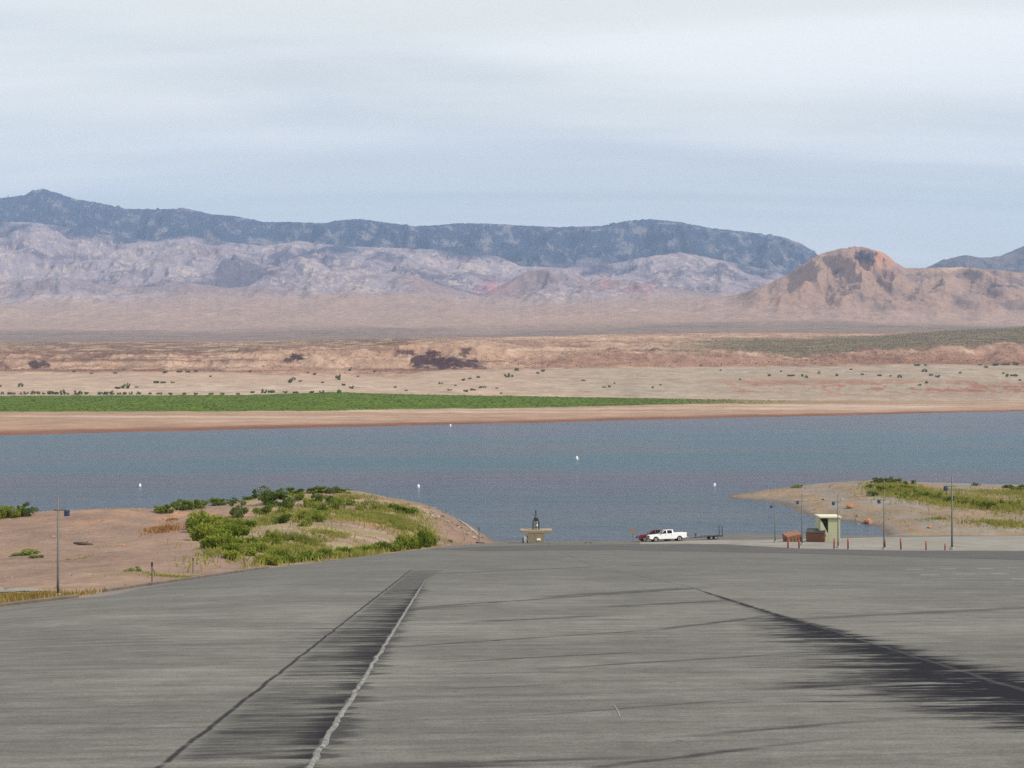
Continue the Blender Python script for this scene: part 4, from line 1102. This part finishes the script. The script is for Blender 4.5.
# ---- lamp posts
def lamp_post():
    t = empty('lamp_post')
    h = 8.0
    bm = BM(); tube(bm, [(0, 0, .28), (0, 0, 1.5), (0, 0, h)], [.11, .10, .065], 10); obj('pole', bm, M['steel'], t, True)
    bm = BM(); tube(bm, [(0, 0, -.4), (0, 0, .22), (0, 0, .28)], [.28, .28, .25], 12); obj('footing', bm, M['concrete'], t)
    bm = BM(); tube(bm, [(-.35, 0, h - 1.02), (0, 0, h - 1.05), (.5, 0, h - 1.0), (.92, 0, h - 1.02)], .06, 8); obj('arm', bm, M['steel'], t, True)
    bm = BM(); box(bm, .56, .92, -.18, .18, h - 1.52, h - 1.03, .05); lh = obj('lamp_head', bm, M['lamp_blue'], t)
    bm = BM(); box(bm, .60, .88, -.14, .14, h - 1.55, h - 1.518); obj('lens', bm, M['lens'], lh)
    bm = BM(); tube(bm, [(0, 0, h), (0, 0, h + .06)], [.075, .03], 10); obj('cap', bm, M['steel'], t)
    return t
lp0 = lamp_post()
G = 'lamp posts beside the boat ramp'
for i, (px, py, top, hd, lab) in enumerate([
    (58, 597, 497, 0.0, 'tall lamp post with blue head standing on the kerb beside the pink dirt mound'),
    (775, 542.5, 500, math.pi, 'lamp post with grey pole left of the weathered orange bin'),
    (802, 545, 494.5, math.pi, 'lamp post between the orange bin and the dark-lidded red bin'),
    (838, 548, 495, math.pi, 'lamp post standing in front of the cream shelter'),
    (884, 549.5, 492.5, math.pi, 'lamp post against the spit between the middle red bollards'),
    (952, 549.8, 477, math.pi, 'tallest right lamp post, just beyond the last short red bollard')]):
    o = lp0 if i == 0 else copy_tree(lp0)
    X, Y, Z = spot(px, py); o.location = (X, Y, Z); k = (py - top) * Y / F / 8.0
    o.scale = (k, k, k); o.rotation_euler = (0, 0, hd + (0.15 if i else -.1))
    tag(o, lab, 'lamp post', G)

# ---- red bollards
def bollard():
    t = empty('bollard')
    bm = BM(); tube(bm, [(0, 0, -.2), (0, 0, 1.08), (0, 0, 1.15), (0, 0, 1.19), (0, 0, 1.205)], [.082, .082, .075, .05, .02], 12); obj('post', bm, M['red_paint'], t, True)
    bm = BM(); tube(bm, [(0, 0, .92), (0, 0, 1.0)], .104, 12); obj('reflective_band', bm, M['orange_band'], t)
    bm = BM(); tube(bm, [(0, 0, -.2), (0, 0, .04)], [.2, .18], 12); obj('footing', bm, M['concrete'], t)
    return t
b0 = bollard()
G = 'red bollards along the dark asphalt band'
for i, (px, py, hp, lean, lab) in enumerate([
    (788, 549, 10.5, .0, 'red bollard below the left half of the orange bin'),
    (799, 549, 10.5, .0, 'red bollard below the right half of the orange bin, beside a lamp post'),
    (834, 549, 10.5, .02, 'red bollard just left of the lamp post at the cream shelter'),
    (848, 549.5, 11, .0, 'red bollard just right of the lamp post at the cream shelter'),
    (885, 549.5, 10, .0, 'red bollard right at the foot of a lamp post against the spit'),
    (901, 550, 11.5, -.04, 'brownish red bollard, first to the right of the lamp post against the spit'),
    (926, 550.3, 9.5, .0, 'red bollard standing alone midway between two lamp posts'),
    (945, 550.5, 7, .0, 'shortest red bollard, next to the tallest right lamp post')]):
    o = b0 if i == 0 else copy_tree(b0)
    X, Y, Z = spot(px, py); k = hp * Y / F / 1.2
    o.location = (X, Y, Z); o.scale = (max(.85, k), max(.85, k), k); o.rotation_euler = (0, lean, 0)
    tag(o, lab, 'bollard', G)

# ---- cream shelter
def shelter():
    t = empty('shelter')
    w, d, h = 3.0, 2.6, 3.7
    bm = BM()
    n = 13
    prof = []
    for i in range(n * 2 + 1):                          # ribbed front sheet on the right part
        prof.append((-.25 + (w / 2 + .25) * i / (n * 2), -d / 2 - (.03 if i % 2 else 0)))
    vs = [(bm.verts.new((a, c, 0)), bm.verts.new((a, c, h - .1))) for a, c in prof]
    vb = [(bm.verts.new((a, -d / 2 + .06, 0)), bm.verts.new((a, -d / 2 + .06, h - .1))) for a, c in prof]
    for i in range(len(prof) - 1):
        bm.faces.new((vs[i][0], vs[i + 1][0], vs[i + 1][1], vs[i][1])); bm.faces.new((vb[i + 1][0], vb[i][0], vb[i][1], vb[i + 1][1]))
    for i in (0, -1): bm.faces.new((vs[i][0], vs[i][1], vb[i][1], vb[i][0]))
    obj('front_wall', bm, M['cream'], t)
    bm = BM(); box(bm, -w / 2, w / 2, d / 2 - .08, d / 2, 0, h - .1); obj('back_wall', bm, M['cream'], t)
    bm = BM(); box(bm, w / 2 - .08, w / 2 - .003, -d / 2 + .065, d / 2 - .085, 0, h - .1); obj('side_wall', bm, M['cream'], t)
    bm = BM(); prism(bm, [(-w / 2 + .12, 0), (-.26, 0), (-.26, 1.3), (-w / 2 + .2, h - .35), (-w / 2 + .12, h - .35)], -d / 2 - .02, -d / 2 + .05)
    obj('wing_wall', bm, M['cream'], t)
    bm = BM(); box(bm, -w / 2 + .003, -w / 2 + .08, -d / 2 + .14, d / 2 - .085, 0, h - .1); obj('side_wall', bm, M['cream'], t)
    bm = BM(); box(bm, -w / 2 - .05, w / 2 + .12, -d / 2 - .30, d / 2 + .2, h - .1, h + .14, .02); obj('roof', bm, M['roof_cream'], t)
    bm = BM(); tube(bm, [(-w / 2 + .06, -d / 2 + .06, 0), (-w / 2 + .06, -d / 2 + .06, h - .1)], .05, 8); obj('post', bm, M['cream'], t)
    bm = BM(); box(bm, -w / 2 - .3, w / 2 + .3, -d / 2 - .3, d / 2 + .3, -.4, .03); obj('slab', bm, M['concrete'], t)
    bm = BM(); box(bm, -w / 2 + .3, -.05, d / 2 - .5, d / 2 - .1, .5, .58); obj('bench', bm, M['wood'], t)
    return t
sh = shelter(); X, Y, Z = spot(827.5, 541.5); k = 26.3 * Y / F / 3.85
sh.location = (X, Y, Z); sh.scale = (k,) * 3; sh.rotation_euler = (0, 0, .0)
tag(sh, 'cream shelter with flat roof and one open side beyond the bollards', 'shelter')

# ---- bins
def bin_(name, paint, w, d, h, slope, lid):
    t = empty(name)
    bm = BM(); prism(bm, [(-d / 2, .15), (d / 2, .15), (d / 2, h), (-d / 2 - .12, h - slope), ], -w / 2, w / 2)
    o = obj('body', bm, paint, t)
    o.data.transform(Matrix(((0, 1, 0, 0), (1, 0, 0, 0), (0, 0, 1, 0), (0, 0, 0, 1))))
    bm = BM()
    for xx in np.linspace(-w / 2 + .2, w / 2 - .2, 5): box(bm, xx - .035, xx + .035, -d / 2 - .10, -d / 2 - .03, .25, h - slope - .15)
    obj('rib', bm, paint, t)
    for s in (-1, 1):
        bm = BM(); box(bm, s * w / 2 + (.004 if s > 0 else -.10), s * w / 2 + (.10 if s > 0 else -.004), -.25, .25, h * .45, h * .62, .01); obj('lift_pocket', bm, paint, t)
        bm = BM(); box(bm, s * (w / 2 - .25) - .12, s * (w / 2 - .25) + .12, -d / 2 + .1, d / 2 - .1, 0, .148); obj('skid', bm, M['dark_metal'], t)
    if lid:
        for s in (-1, 1):
            bm = BM(); z1, z0 = h + .01, h - slope + .01
            q = [(s * .02, -d / 2 - .18, z0 - .01), (s * (w / 2 + .04), -d / 2 - .18, z0 - .01), (s * (w / 2 + .04), d / 2 + .03, z1), (s * .02, d / 2 + .03, z1)]
            a = [bm.verts.new(v) for v in q]; c = [bm.verts.new((v[0], v[1], v[2] + .07)) for v in q]
            bm.faces.new(a); bm.faces.new(c)
            for i in range(4): bm.faces.new((a[i], a[(i + 1) % 4], c[(i + 1) % 4], c[i]))
            obj('lid', bm, M['black'], t)
    return t
d1 = bin_('trash_bin', M['rust'], 2.75, 1.8, 1.9, .45, True)
X, Y, Z = spot(816, 541.8); k = 19 * Y / F / 2.9; d1.location = (X, Y, Z); d1.scale = (k,) * 3; d1.rotation_euler = (0, 0, -.35)
tag(d1, 'rust red trash bin with black lids against the cream shelter', 'trash bin')
d2 = bin_('trash_bin', M['rust_o'], 2.3, 1.6, 1.35, .35, False)
bm = BM(); box(bm, -1.05, 1.05, -.7, .7, .9, .98); obj('liner', bm, M['rust'], d2)
X, Y, Z = spot(793, 541.6); k = 16 * Y / F / 2.3; d2.location = (X, Y, Z); d2.scale = (k,) * 3
d2.rotation_euler = (0, math.radians(-9), .2)
tag(d2, 'weathered orange open bin, tilted, left of the black-lidded one', 'trash bin')

# ---- pickups
def pickup(paint, chrome=True):
    """nose towards +x, origin on the ground under the middle"""
    t = empty('pickup_truck')
    Lf, Lr, w = 3.05, -3.05, 1.0
    def arch(cx_, n=7):
        return [(cx_ + .50 * math.cos(a), .42 + .50 * math.sin(a)) for a in [math.pi * i / n for i in range(n + 1)]]
    prof = [(Lf, .50), (Lf + .03, .80), (Lf - .02, 1.02), (Lf - .25, 1.12), (1.35, 1.22), (1.2, 1.24), (-.95, 1.26), (-.95, 1.20), (Lr, 1.20), (Lr, .62)]
    under = [(Lr + .1, .55)] + list(reversed(arch(-1.85))) + [(-1.2, .42), (1.4, .42)] + list(reversed(arch(2.05))) + [(2.75, .45)]
    bm = BM(); prism(bm, prof + under, -w, w, .05); body = obj('body', bm, paint, t)
    bm = BM(); box(bm, Lr + .08, -1.02, -.82, .82, 1.19, 1.206); obj('bed_floor', bm, M['black'], t)
    for s in (-1, 1):
        bm = BM(); box(bm, Lr + .02, -.97, s * .90 - .06, s * .90 + .06, 1.19, 1.36, .02); obj('bed_rail', bm, paint, t)
    bm = BM(); box(bm, Lr - .03, Lr + .05, -.9, .9, .68, 1.33, .02); tg = obj('tailgate', bm, paint, t)
    bm = BM(); box(bm, Lr - .045, Lr - .028, -.12, .12, 1.08, 1.16); obj('handle', bm, M['black'], tg)
    # cab, leaning in towards the roof
    bm = BM()
    lo = [(1.32, 1.20), (-.93, 1.20)]; hi = [(.50, 1.86), (-.85, 1.88)]
    q = [(lo[0][0], .94, 1.2), (lo[1][0], .94, 1.2), (hi[1][0], .76, 1.86), (hi[0][0], .76, 1.84)]
    a = [bm.verts.new((x_, y_, z_)) for x_, y_, z_ in q]; c = [bm.verts.new((x_, -y_, z_)) for x_, y_, z_ in q]
    bm.faces.new(a); bm.faces.new(c)
    es = []
    for i in range(4): bm.faces.new((a[i], a[(i + 1) % 4], c[(i + 1) % 4], c[i]))
    bmesh.ops.bevel(bm, geom=list(bm.edges), offset=.07, segments=3, affect='EDGES', profile=.5)
    obj('cab', bm, paint, t, True)
    def panel(name, pts, off, mat, par=t):
        bm = BM(); vs = [Vector(p_) for p_ in pts]
        n = (vs[1] - vs[0]).cross(vs[2] - vs[0]).normalized()
        mid = sum(vs, Vector()) / len(vs)
        if n.dot(mid - Vector((0.1, 0, 1.4))) < 0: n = -n
        a = [bm.verts.new(v_ + n * off) for v_ in vs]; c = [bm.verts.new(v_ - n * .02) for v_ in vs]
        bm.faces.new(a); bm.faces.new(c)
        for i in range(len(vs)): bm.faces.new((a[i], a[(i + 1) % len(vs)], c[(i + 1) % len(vs)], c[i]))
        return obj(name, bm, mat, par)
    def side(x_, z_, s): return (x_, s * (.94 - .18 * (z_ - 1.2) / .65), z_)
    for s in (-1, 1):
        panel('window', [side(1.16, 1.22, s), side(.28, 1.22, s), side(.28, 1.79, s), side(.50, 1.79, s)], .012, M['glass'])
        panel('window', [side(.14, 1.22, s), side(-.66, 1.22, s), side(-.66, 1.79, s), side(.14, 1.79, s)], .012, M['glass'])
        for x0, x1 in ((.25, 1.2), (-.75, .22)):
            bm = BM(); box(bm, x0 + .02, x1 - .02, s * 1.0 - .012, s * 1.0 + .012, .52, 1.16, .01); dr = obj('door', bm, paint, t)
            bm = BM(); box(bm, x0 + .08, x0 + .26, s * 1.02 - .015, s * 1.02 + .015, 1.02, 1.06); obj('handle', bm, M['black'], dr)
        bm = BM(); box(bm, 1.02, 1.18, s * 1.10 - .10, s * 1.10 + .10, 1.26, 1.44, .03); obj('mirror', bm, M['black'], t)
        bm = BM(); box(bm, Lf - .12, Lf + .035, s * .76 - .17, s * .76 + .17, .80, 1.0, .02); obj('headlight', bm, M['lampglass'], t)
        bm = BM(); box(bm, Lr - .035, Lr + .06, s * .945 - .05, s * .945 + .05, .82, 1.15, .01); obj('tail_light', bm, M['tail'], t)
    panel('windscreen', [(1.24, .80, 1.27), (1.24, -.80, 1.27), (.62, -.68, 1.77), (.62, .68, 1.77)], .03, M['glass'])
    panel('rear_window', [(-.925, .7, 1.3), (-.925, -.7, 1.3), (-.87, -.62, 1.74), (-.87, .62, 1.74)], .015, M['glass'])
    bm = BM(); box(bm, Lf + .0, Lf + .045, -.55, .55, .72, 1.0, .01); obj('grille', bm, M['dark_metal'], t)
    bm = BM(); box(bm, Lf - .05, Lf + .14, -.96, .96, .45, .66, .04); obj('bumper', bm, M['chrome'], t)
    bm = BM(); box(bm, Lr - .18, Lr + .0, -.92, .92, .50, .66, .03); obj('bumper', bm, M['chrome'], t)
    bm = BM(); box(bm, Lr + .3, Lf - .3, -.55, .55, .32, .5); obj('chassis', bm, M['black'], t)
    for x_ in (2.05, -1.85):
        for s in (-1, 1):
            bm = BM(); tube(bm, [(x_, s * .70, .40), (x_, s * .74, .40), (x_, s * .94, .40), (x_, s * .98, .40)], [.36, .40, .40, .36], 24); wh = obj('wheel', bm, M['rubber'], t)
            bm = BM(); tube(bm, [(x_, s * .93, .40), (x_, s * .985, .40), (x_, s * .975, .40)], [.25, .24, .10], 20); obj('rim', bm, M['rim'], wh)
    bm = BM(); box(bm, Lr - .4, Lr - .17, -.05, .05, .42, .5); obj('hitch', bm, M['black'], t)
    return t
def steer(o, pa, pb):
    """lay o along two picture points of the ground, tail to nose"""
    A_ = spot(*pa); B_ = spot(*pb)
    hd = math.atan2(B_[1] - A_[1], B_[0] - A_[0])
    seat(o, 0, 0, hd, pos=((A_[0] + B_[0]) / 2, (A_[1] + B_[1]) / 2))
    return math.dist(A_[:2], B_[:2])
tw = pickup(M['white'])
X, Y, Z = spot(667, 541.3); HD = math.pi + .14
seat(tw, 0, 0, HD, pos=(X, Y)); k = 38.5 * Y / F / 6.2; tw.scale = (k,) * 3
tag(tw, 'white crew cab pickup truck parked at the water edge', 'pickup truck')
tr = pickup(M['maroon'])
seat(tr, 0, 0, HD - .02, pos=(X - 1.35, Y + 2.9)); tr.scale = (k,) * 3
tag(tr, 'maroon pickup truck half hidden behind the white one', 'pickup truck')

# ---- boat trailer
def trailer():
    t = empty('boat_trailer')
    bm = BM()
    for s in (-1, 1): tube(bm, [(-2.6, s * .85, .62), (1.6, s * .85, .60), (2.9, s * .12, .52)], .085, 6)
    for x_ in (-2.5, -1.0, .6, 1.6): tube(bm, [(x_, -.85, .60), (x_, 0, .50), (x_, .85, .60)], .05, 6)
    tube(bm, [(1.6, 0, .52), (4.1, 0, .50)], .06, 6)
    obj('frame', bm, M['trailer'], t)
    for s in (-1, 1):
        bm = BM(); tube(bm, [(-2.7, s * .55, .82), (1.5, s * .5, .86)], .07, 6)
        tube(bm, [(-2.3, s * .55, .55), (-2.3, s * .55, .8)], .03, 6); tube(bm, [(1.2, s * .5, .55), (1.2, s * .5, .8)], .03, 6); obj('bunk', bm, M['grey_bunk'], t)
        bm = BM(); tube(bm, [(-2.4, s * 1.1, .6), (-2.4, s * 1.12, 2.6)], .075, 8); obj('guide_pole', bm, M['black'], t)
        bm = BM(); prism(bm, [(-1.75, .62), (-1.70, .78), (-1.45, .88), (.15, .88), (.40, .78), (.45, .62), (.36, .62), (.30, .74), (.1, .82), (-1.4, .82), (-1.62, .74), (-1.67, .62)], s * 1.0 - .13, s * 1.0 + .13); obj('fender', bm, M['trailer'], t)
        for x_ in (-1.1, -.2):
            bm = BM(); tube(bm, [(x_, s * .90, .34), (x_, s * .93, .34), (x_, s * 1.08, .34), (x_, s * 1.11, .34)], [.30, .34, .34, .30], 20); wh = obj('wheel', bm, M['rubber'], t)
            bm = BM(); tube(bm, [(x_, s * 1.07, .34), (x_, s * 1.118, .34)], [.2, .18], 16); obj('rim', bm, M['rim'], wh)
    bm = BM(); box(bm, 2.5, 2.7, -.06, .06, .5, 1.15); box(bm, 2.45, 2.8, -.12, .12, 1.1, 1.3, .02); obj('winch_stand', bm, M['trailer'], t)
    bm = BM(); tube(bm, [(3.7, .1, 0), (3.7, .1, .75)], .035, 8); tube(bm, [(3.7, .1, 0), (3.7, .1, .04)], .12, 8); obj('jack', bm, M['rim'], t)
    bm = BM(); tube(bm, [(4.05, 0, .5), (4.3, 0, .5)], [.08, .05], 8); obj('coupler', bm, M['rim'], t)
    return t
tl = trailer()
X, Y, Z = spot(709, 539.6); seat(tl, 0, 0, math.pi + .10, pos=(X, Y)); k = 36 * Y / F / 7.0; tl.scale = (k,) * 3
tag(tl, 'empty black boat trailer with two upright guide poles behind the white truck', 'boat trailer')

# ---- amber sign on a post
t = empty('sign_post'); X, Y, Z = spot(633, 541.2); t.location = (X, Y, Z)
bm = BM(); tube(bm, [(0, 0, -.3), (0, 0, 2.0)], .04, 8); obj('post', bm, M['steel'], t)
bm = BM(); box(bm, -.24, .24, -.06, -.042, 1.2, 1.95, .004); obj('sign_plate', bm, M['amber'], t)
tag(t, 'small amber sign on a thin post left of the trucks', 'sign')

# ---- concrete pedestal with beacon at the water's edge
t = empty('beacon_pedestal'); X, Y, Z = spot(536, 543.0); t.location = (X, Y, Z); k = Y / F      # metres per picture pixel
U_ = k
bm = BM()
def frus(bm, z0, z1, a0, a1, d0, d1, ox=0):
    lo = [bm.verts.new((ox + x_ * a0, y_ * d0, z0)) for x_, y_ in ((-1, -1), (1, -1), (1, 1), (-1, 1))]
    hi = [bm.verts.new((ox + x_ * a1, y_ * d1, z1)) for x_, y_ in ((-1, -1), (1, -1), (1, 1), (-1, 1))]
    bm.faces.new(lo); bm.faces.new(hi)
    for i in range(4): bm.faces.new((lo[i], lo[(i + 1) % 4], hi[(i + 1) % 4], hi[i]))
frus(bm, -.6, 10.8 * U_, 6.4 * U_, 8.6 * U_, 1.05, 1.2); obj('pillar', bm, M['tan_conc'], t)
bm = BM(); box(bm, -15.8 * U_, 15.8 * U_, -1.24, 1.3, 10.8 * U_ + .003, 13.6 * U_, .03); obj('deck_slab', bm, M['tan_conc'], t)
bm = BM(); box(bm, .6 * U_, 4.6 * U_, -1.20, -1.16, 3.6 * U_, 5.6 * U_); obj('notice_plate', bm, M['sign_white'], t)
bm = BM()
for s in (-1, 1): 
    for yy in (-.35, .35): tube(bm, [(s * 2.9 * U_, yy, 13.8 * U_), (s * 2.9 * U_, yy, 22 * U_), (s * 1.2 * U_, yy * .5, 25.5 * U_)], .09, 6)
for zz in (16, 19, 22): box(bm, -3 * U_, 3 * U_, -.38, -.30, zz * U_, (zz + .5) * U_)
obj('cage', bm, M['dark_metal'], t)
bm = BM(); tube(bm, [(0, 0, 13.8 * U_), (0, 0, 22.5 * U_)], 1.5 * U_, 12); obj('housing', bm, M['cream'], t)
bm = BM(); box(bm, .5 * U_, 1.8 * U_, -.45, -.36, 17.2 * U_, 19.2 * U_); obj('dial', bm, M['sign_white'], t)
bm = BM(); tube(bm, [(0, 0, 22.5 * U_), (0, 0, 25.5 * U_), (0, 0, 27 * U_)], [1.9 * U_, 1.7 * U_, .5 * U_], 12); tube(bm, [(0, 0, 27 * U_), (0, 0, 33 * U_)], [.5 * U_, .2 * U_], 8); obj('lantern', bm, M['dark_metal'], t)
bm = BM(); tube(bm, [(-3.2 * U_, 0, 28.2 * U_), (1.2 * U_, 0, 28.2 * U_)], .4 * U_, 6); tube(bm, [(-.3 * U_, 0, 29.5 * U_), (-.3 * U_, 0, 32.5 * U_)], .7 * U_, 6); obj('vane', bm, M['dark_metal'], t)
tag(t, 'tan concrete pedestal with overhanging slab and dark beacon at the lake edge', 'beacon')
t2 = empty('water_tank'); t2.location = (X - 10.2 * U_, Y - .4, float(R(X - 10.2 * U_, Y - .4)))
bm = BM(); tube(bm, [(0, 0, -.2), (0, 0, .9), (0, 0, 1.15), (0, 0, 1.25)], [.33, .33, .22, .08], 14); obj('drum', bm, M['sign_white'], t2, True)
bm = BM(); tube(bm, [(-.42, 0, -.2), (-.42, 0, .8)], .09, 8); obj('pipe', bm, M['dark_metal'], t2)
tag(t2, 'white drum with a dark pipe at the left foot of the concrete pedestal', 'drum')

# ---- buoys
def buoy():
    t = empty('buoy')
    bm = BM(); tube(bm, [(0, 0, -.3), (0, 0, .1), (0, 0, .75), (0, 0, .95), (0, 0, 1.02)], [.38, .45, .40, .26, .06], 16); obj('float', bm, M['white_buoy'], t, True)
    bm = BM(); tube(bm, [(0, 0, .50), (0, 0, .60)], [.435, .425], 16); obj('stripe', bm, M['orange_band'], t)
    bm = BM(); tube(bm, [(0, 0, 1.0), (0, 0, 1.35)], .05, 8); obj('stem', bm, M['white_buoy'], t)
    return t
bu = buoy()
for i, (px, py, hp, lab) in enumerate([(577, 459.5, 4.2, 'white buoy floating alone in mid lake, farthest from both near shores'), (418.5, 487.5, 4.0, 'white buoy off the right tip of the green mound'), (714.5, 486.0, 3.6, 'white buoy off the tip of the right spit'), (140, 486.5, 3.6, 'white buoy beyond the pink dirt mound'), (450.5, 426.2, 2.6, 'tiny white buoy close under the far shore')]):
    o = bu if i == 0 else copy_tree(bu)
    Y = H * F / (py - 384); o.location = ((px - 512) / F * Y, Y, 0); k = hp * .82 * Y / F / 1.15
    o.scale = (k,) * 3; o.rotation_euler = (0.05, -.04, i)
    tag(o, lab, 'buoy', 'white buoys on the lake')

# ---- marker posts, little things on the mound
def marker(px, py, top, w, mat, label, cap=True):
    t = empty('marker_post'); X, Y, Z = spot(px, py); t.location = (X, Y, Z); h = (py - top) * Y / F
    bm = BM(); box(bm, -w, w, -.03, .03, -.3, h * .8, .008); obj('post', bm, M['steel'], t)
    bm = BM(); box(bm, -w * 1.25, w * 1.25, -.035, .035, h * .8 + .002, h, .008); obj('reflector', bm, mat, t)
    tag(t, label, 'marker post'); return t
marker(152, 585, 562, .035, M['black'], 'taller dark-topped marker post behind the long kerb')
marker(193, 573, 558, .035, M['black'], 'shorter dark-topped marker post further along the long kerb')
marker(294.5, 562, 556, .08, M['sign_white'], 'white-topped marker post among the weeds at the ramp edge')
marker(479, 541, 527, .06, M['dark_metal'], 'thin dark marker post at the water end of the mound')

def stone(name, X, Y, Z, sx, sy, sz, seed, mat, label, group=None):
    bm = BM(); bmesh.ops.create_icosphere(bm, subdivisions=3, radius=1)
    rs = random.Random(seed); o3 = Vector((rs.uniform(0, 9), rs.uniform(0, 9), rs.uniform(0, 9)))
    from mathutils import noise as mn
    for v in bm.verts:
        n = mn.noise(v.co * 1.1 + o3) * .45 + mn.noise(v.co * 2.7 + o3) * .2
        c = v.co * (1 + n); c = Vector((round(c.x * 3.2) / 3.2 * .5 + c.x * .5, round(c.y * 3.2) / 3.2 * .5 + c.y * .5, round(c.z * 3.2) / 3.2 * .5 + c.z * .5))
        v.co = Vector((c.x * sx, c.y * sy, c.z * sz))
    o = obj(name, bm, mat); o.location = (X, Y, Z + sz * .35); o.rotation_euler = (0, 0, rs.uniform(0, 6))
    return tag(o, label, 'rock', group)
for i, (px, py, wp, hp, mt, lab) in enumerate([
    (850, 508, 8, 6, 'rock_o', 'orange boulder on the spit above the cream shelter'), (868, 523, 9, 7, 'rock_o', 'larger orange boulder on the spit near the cove end'), (857, 525, 9, 2, 'rock_o', 'flat red rock at the cove waterline'), (930, 528, 6, 3, 'rock_o', 'small pale orange rock low on the spit'), (842, 500, 3, 2, 'rock_p', 'small pale rock high on the spit left of the boulder'),
    (823, 500, 3, 2, 'rock', 'small dark rock on the spit left of the shelter lamp'), (480, 543.2, 9, 3, 'rock', 'low dark rock at the water end of the mound'), (450, 541.5, 7, 3, 'rock', 'dark rock on the ramp edge under the mound tip'), (586, 543.2, 3.2, 2, 'rock', 'left of the two small dark lumps at the waterline'), (591, 543.2, 3.2, 2, 'rock', 'right of the two small dark lumps at the waterline'),
    (123, 546, 5, 2.5, 'rock_o', 'small reddish rock in the middle of the pink dirt mound'), (164, 519, 4, 2, 'rock_o', 'upper reddish rock near the crest of the pink mound'), (172, 522, 4, 2, 'rock_o', 'lower reddish rock near the crest of the pink mound')]):
    X, Y, Z = spot(px, py); k = Y / F / 2
    stone('rock', X, Y, Z, wp * k, wp * k * .8, hp * k, 60 + i, M[mt], lab)
# rip rap down the tip of the mound
for i in range(46):
    tt = i / 45.0
    px = 425 + 58 * tt + random.uniform(-3, 3); py = 510 + 29 * tt + random.uniform(-2.5, 3.5)
    X, Y, Z = spot(px, py); s = random.uniform(.12, .34)
    stone('riprap_rock', X, Y, Z, s, s * .8, s * .6, 200 + i, M['rock_t' if i % 4 else 'rock_p'], 'loose riprap rock on the steep tip of the mound', 'riprap rocks on the mound tip')
# loose stones over the bare dirt
def gravel(n, seed):
    r = np.random.default_rng(seed)
    X = r.uniform(-75, -8, n); Y = r.uniform(60, 205, n)
    px = 512 + F * X / Y
    ok = (EDGE(Y) - X > .6) & (px > -60) & (fbm(X / 11, Y / 11, 3, .6, 3) + r.uniform(-.25, .25, n) > -.05)
    X2 = r.uniform(45, 125, n // 3); Y2 = r.uniform(204, 290, n // 3)
    X = np.concatenate([X[ok], X2]); Y = np.concatenate([Y[ok], Y2]); Z = GROUND(X, Y); k = Z > .15; X, Y, Z = X[k], Y[k], Z[k]; m_ = len(X)
    base_ = np.array([[1, 0, 0], [0, 1, 0], [-1, 0, 0], [0, -1, 0], [0, 0, .8], [0, 0, -.5]], float)
    fc = np.array([[0, 1, 4], [1, 2, 4], [2, 3, 4], [3, 0, 4], [1, 0, 5], [2, 1, 5], [3, 2, 5], [0, 3, 5]])
    sc = .045 * np.exp(r.normal(size=m_) * .55) * (Y / 110)
    v = base_[None] * r.uniform(.6, 1.4, (m_, 6, 1)) * sc[:, None, None] + np.stack([X, Y, Z], -1)[:, None]
    return v.reshape(-1, 3), (fc[None] + np.arange(m_)[:, None, None] * 6).reshape(-1, 3)
v, f = gravel(16000, 91)
M['gravel'] = simple('loose_stones', (0.21, 0.15, 0.12), .95, vary=.55, scale=3.0)
tag(mesh_np('gravel', v, f, M['gravel'], smooth=False), 'loose stones scattered over the bare dirt', 'gravel', kind='stuff')
# driftwood
bm = BM(); X, Y, Z = spot(84, 545); tube(bm, [(-1.2, .3, .18), (-.2, 0, .15), (1.1, -.6, .1)], [.10, .22, .14], 7); tube(bm, [(-.2, 0, .15), (.3, .5, .35)], [.1, .04], 6)
o = obj('driftwood', bm, M['wood'], None, True); o.location = (X, Y, Z); tag(o, 'dark piece of driftwood lying on the pink dirt mound', 'driftwood')
# pipe down the bank
bm = BM(); pts = []
for px, py in [(459, 521), (466, 525.5), (473, 531), (480, 537.5)]:
    X, Y, Z = spot(px, py); pts.append((X, Y, Z + .10))
tube(bm, pts, .16, 10); tag(obj('pipe', bm, M['concrete'], None, True), 'pale pipe lying down the bank at the mound tip', 'pipe')
# the gravel road left of the lamp post
n_ = [(-40, 596), (0, 593), (30, 592.2), (52, 591.5)]; f_ = [(-40, 587), (0, 587.5), (30, 589), (50, 590.5)]
a = np.array([hit(*q, GROUND) for q in n_]); c = np.array([hit(*q, GROUND) for q in f_])
tt = np.linspace(0, 1, 12)[:, None, None]; uu = np.linspace(0, 3, 40)
ia = np.stack([np.interp(uu, range(4), a[:, i]) for i in (0, 1)], -1); ic = np.stack([np.interp(uu, range(4), c[:, i]) for i in (0, 1)], -1)
q = ia[None] * (1 - tt) + ic[None] * tt
zz = GROUND(q[..., 0], q[..., 1]) + .05
tag(mesh_np('path', np.concatenate([q, zz[..., None]], -1).reshape(-1, 3), grid_faces(12, 40), M['pad']), 'pale gravel path entering at the left edge behind the lamp post', 'path', kind='structure')

for o in list(S.objects):
    for k in ('w', 'h'):
        if k in o: del o[k]
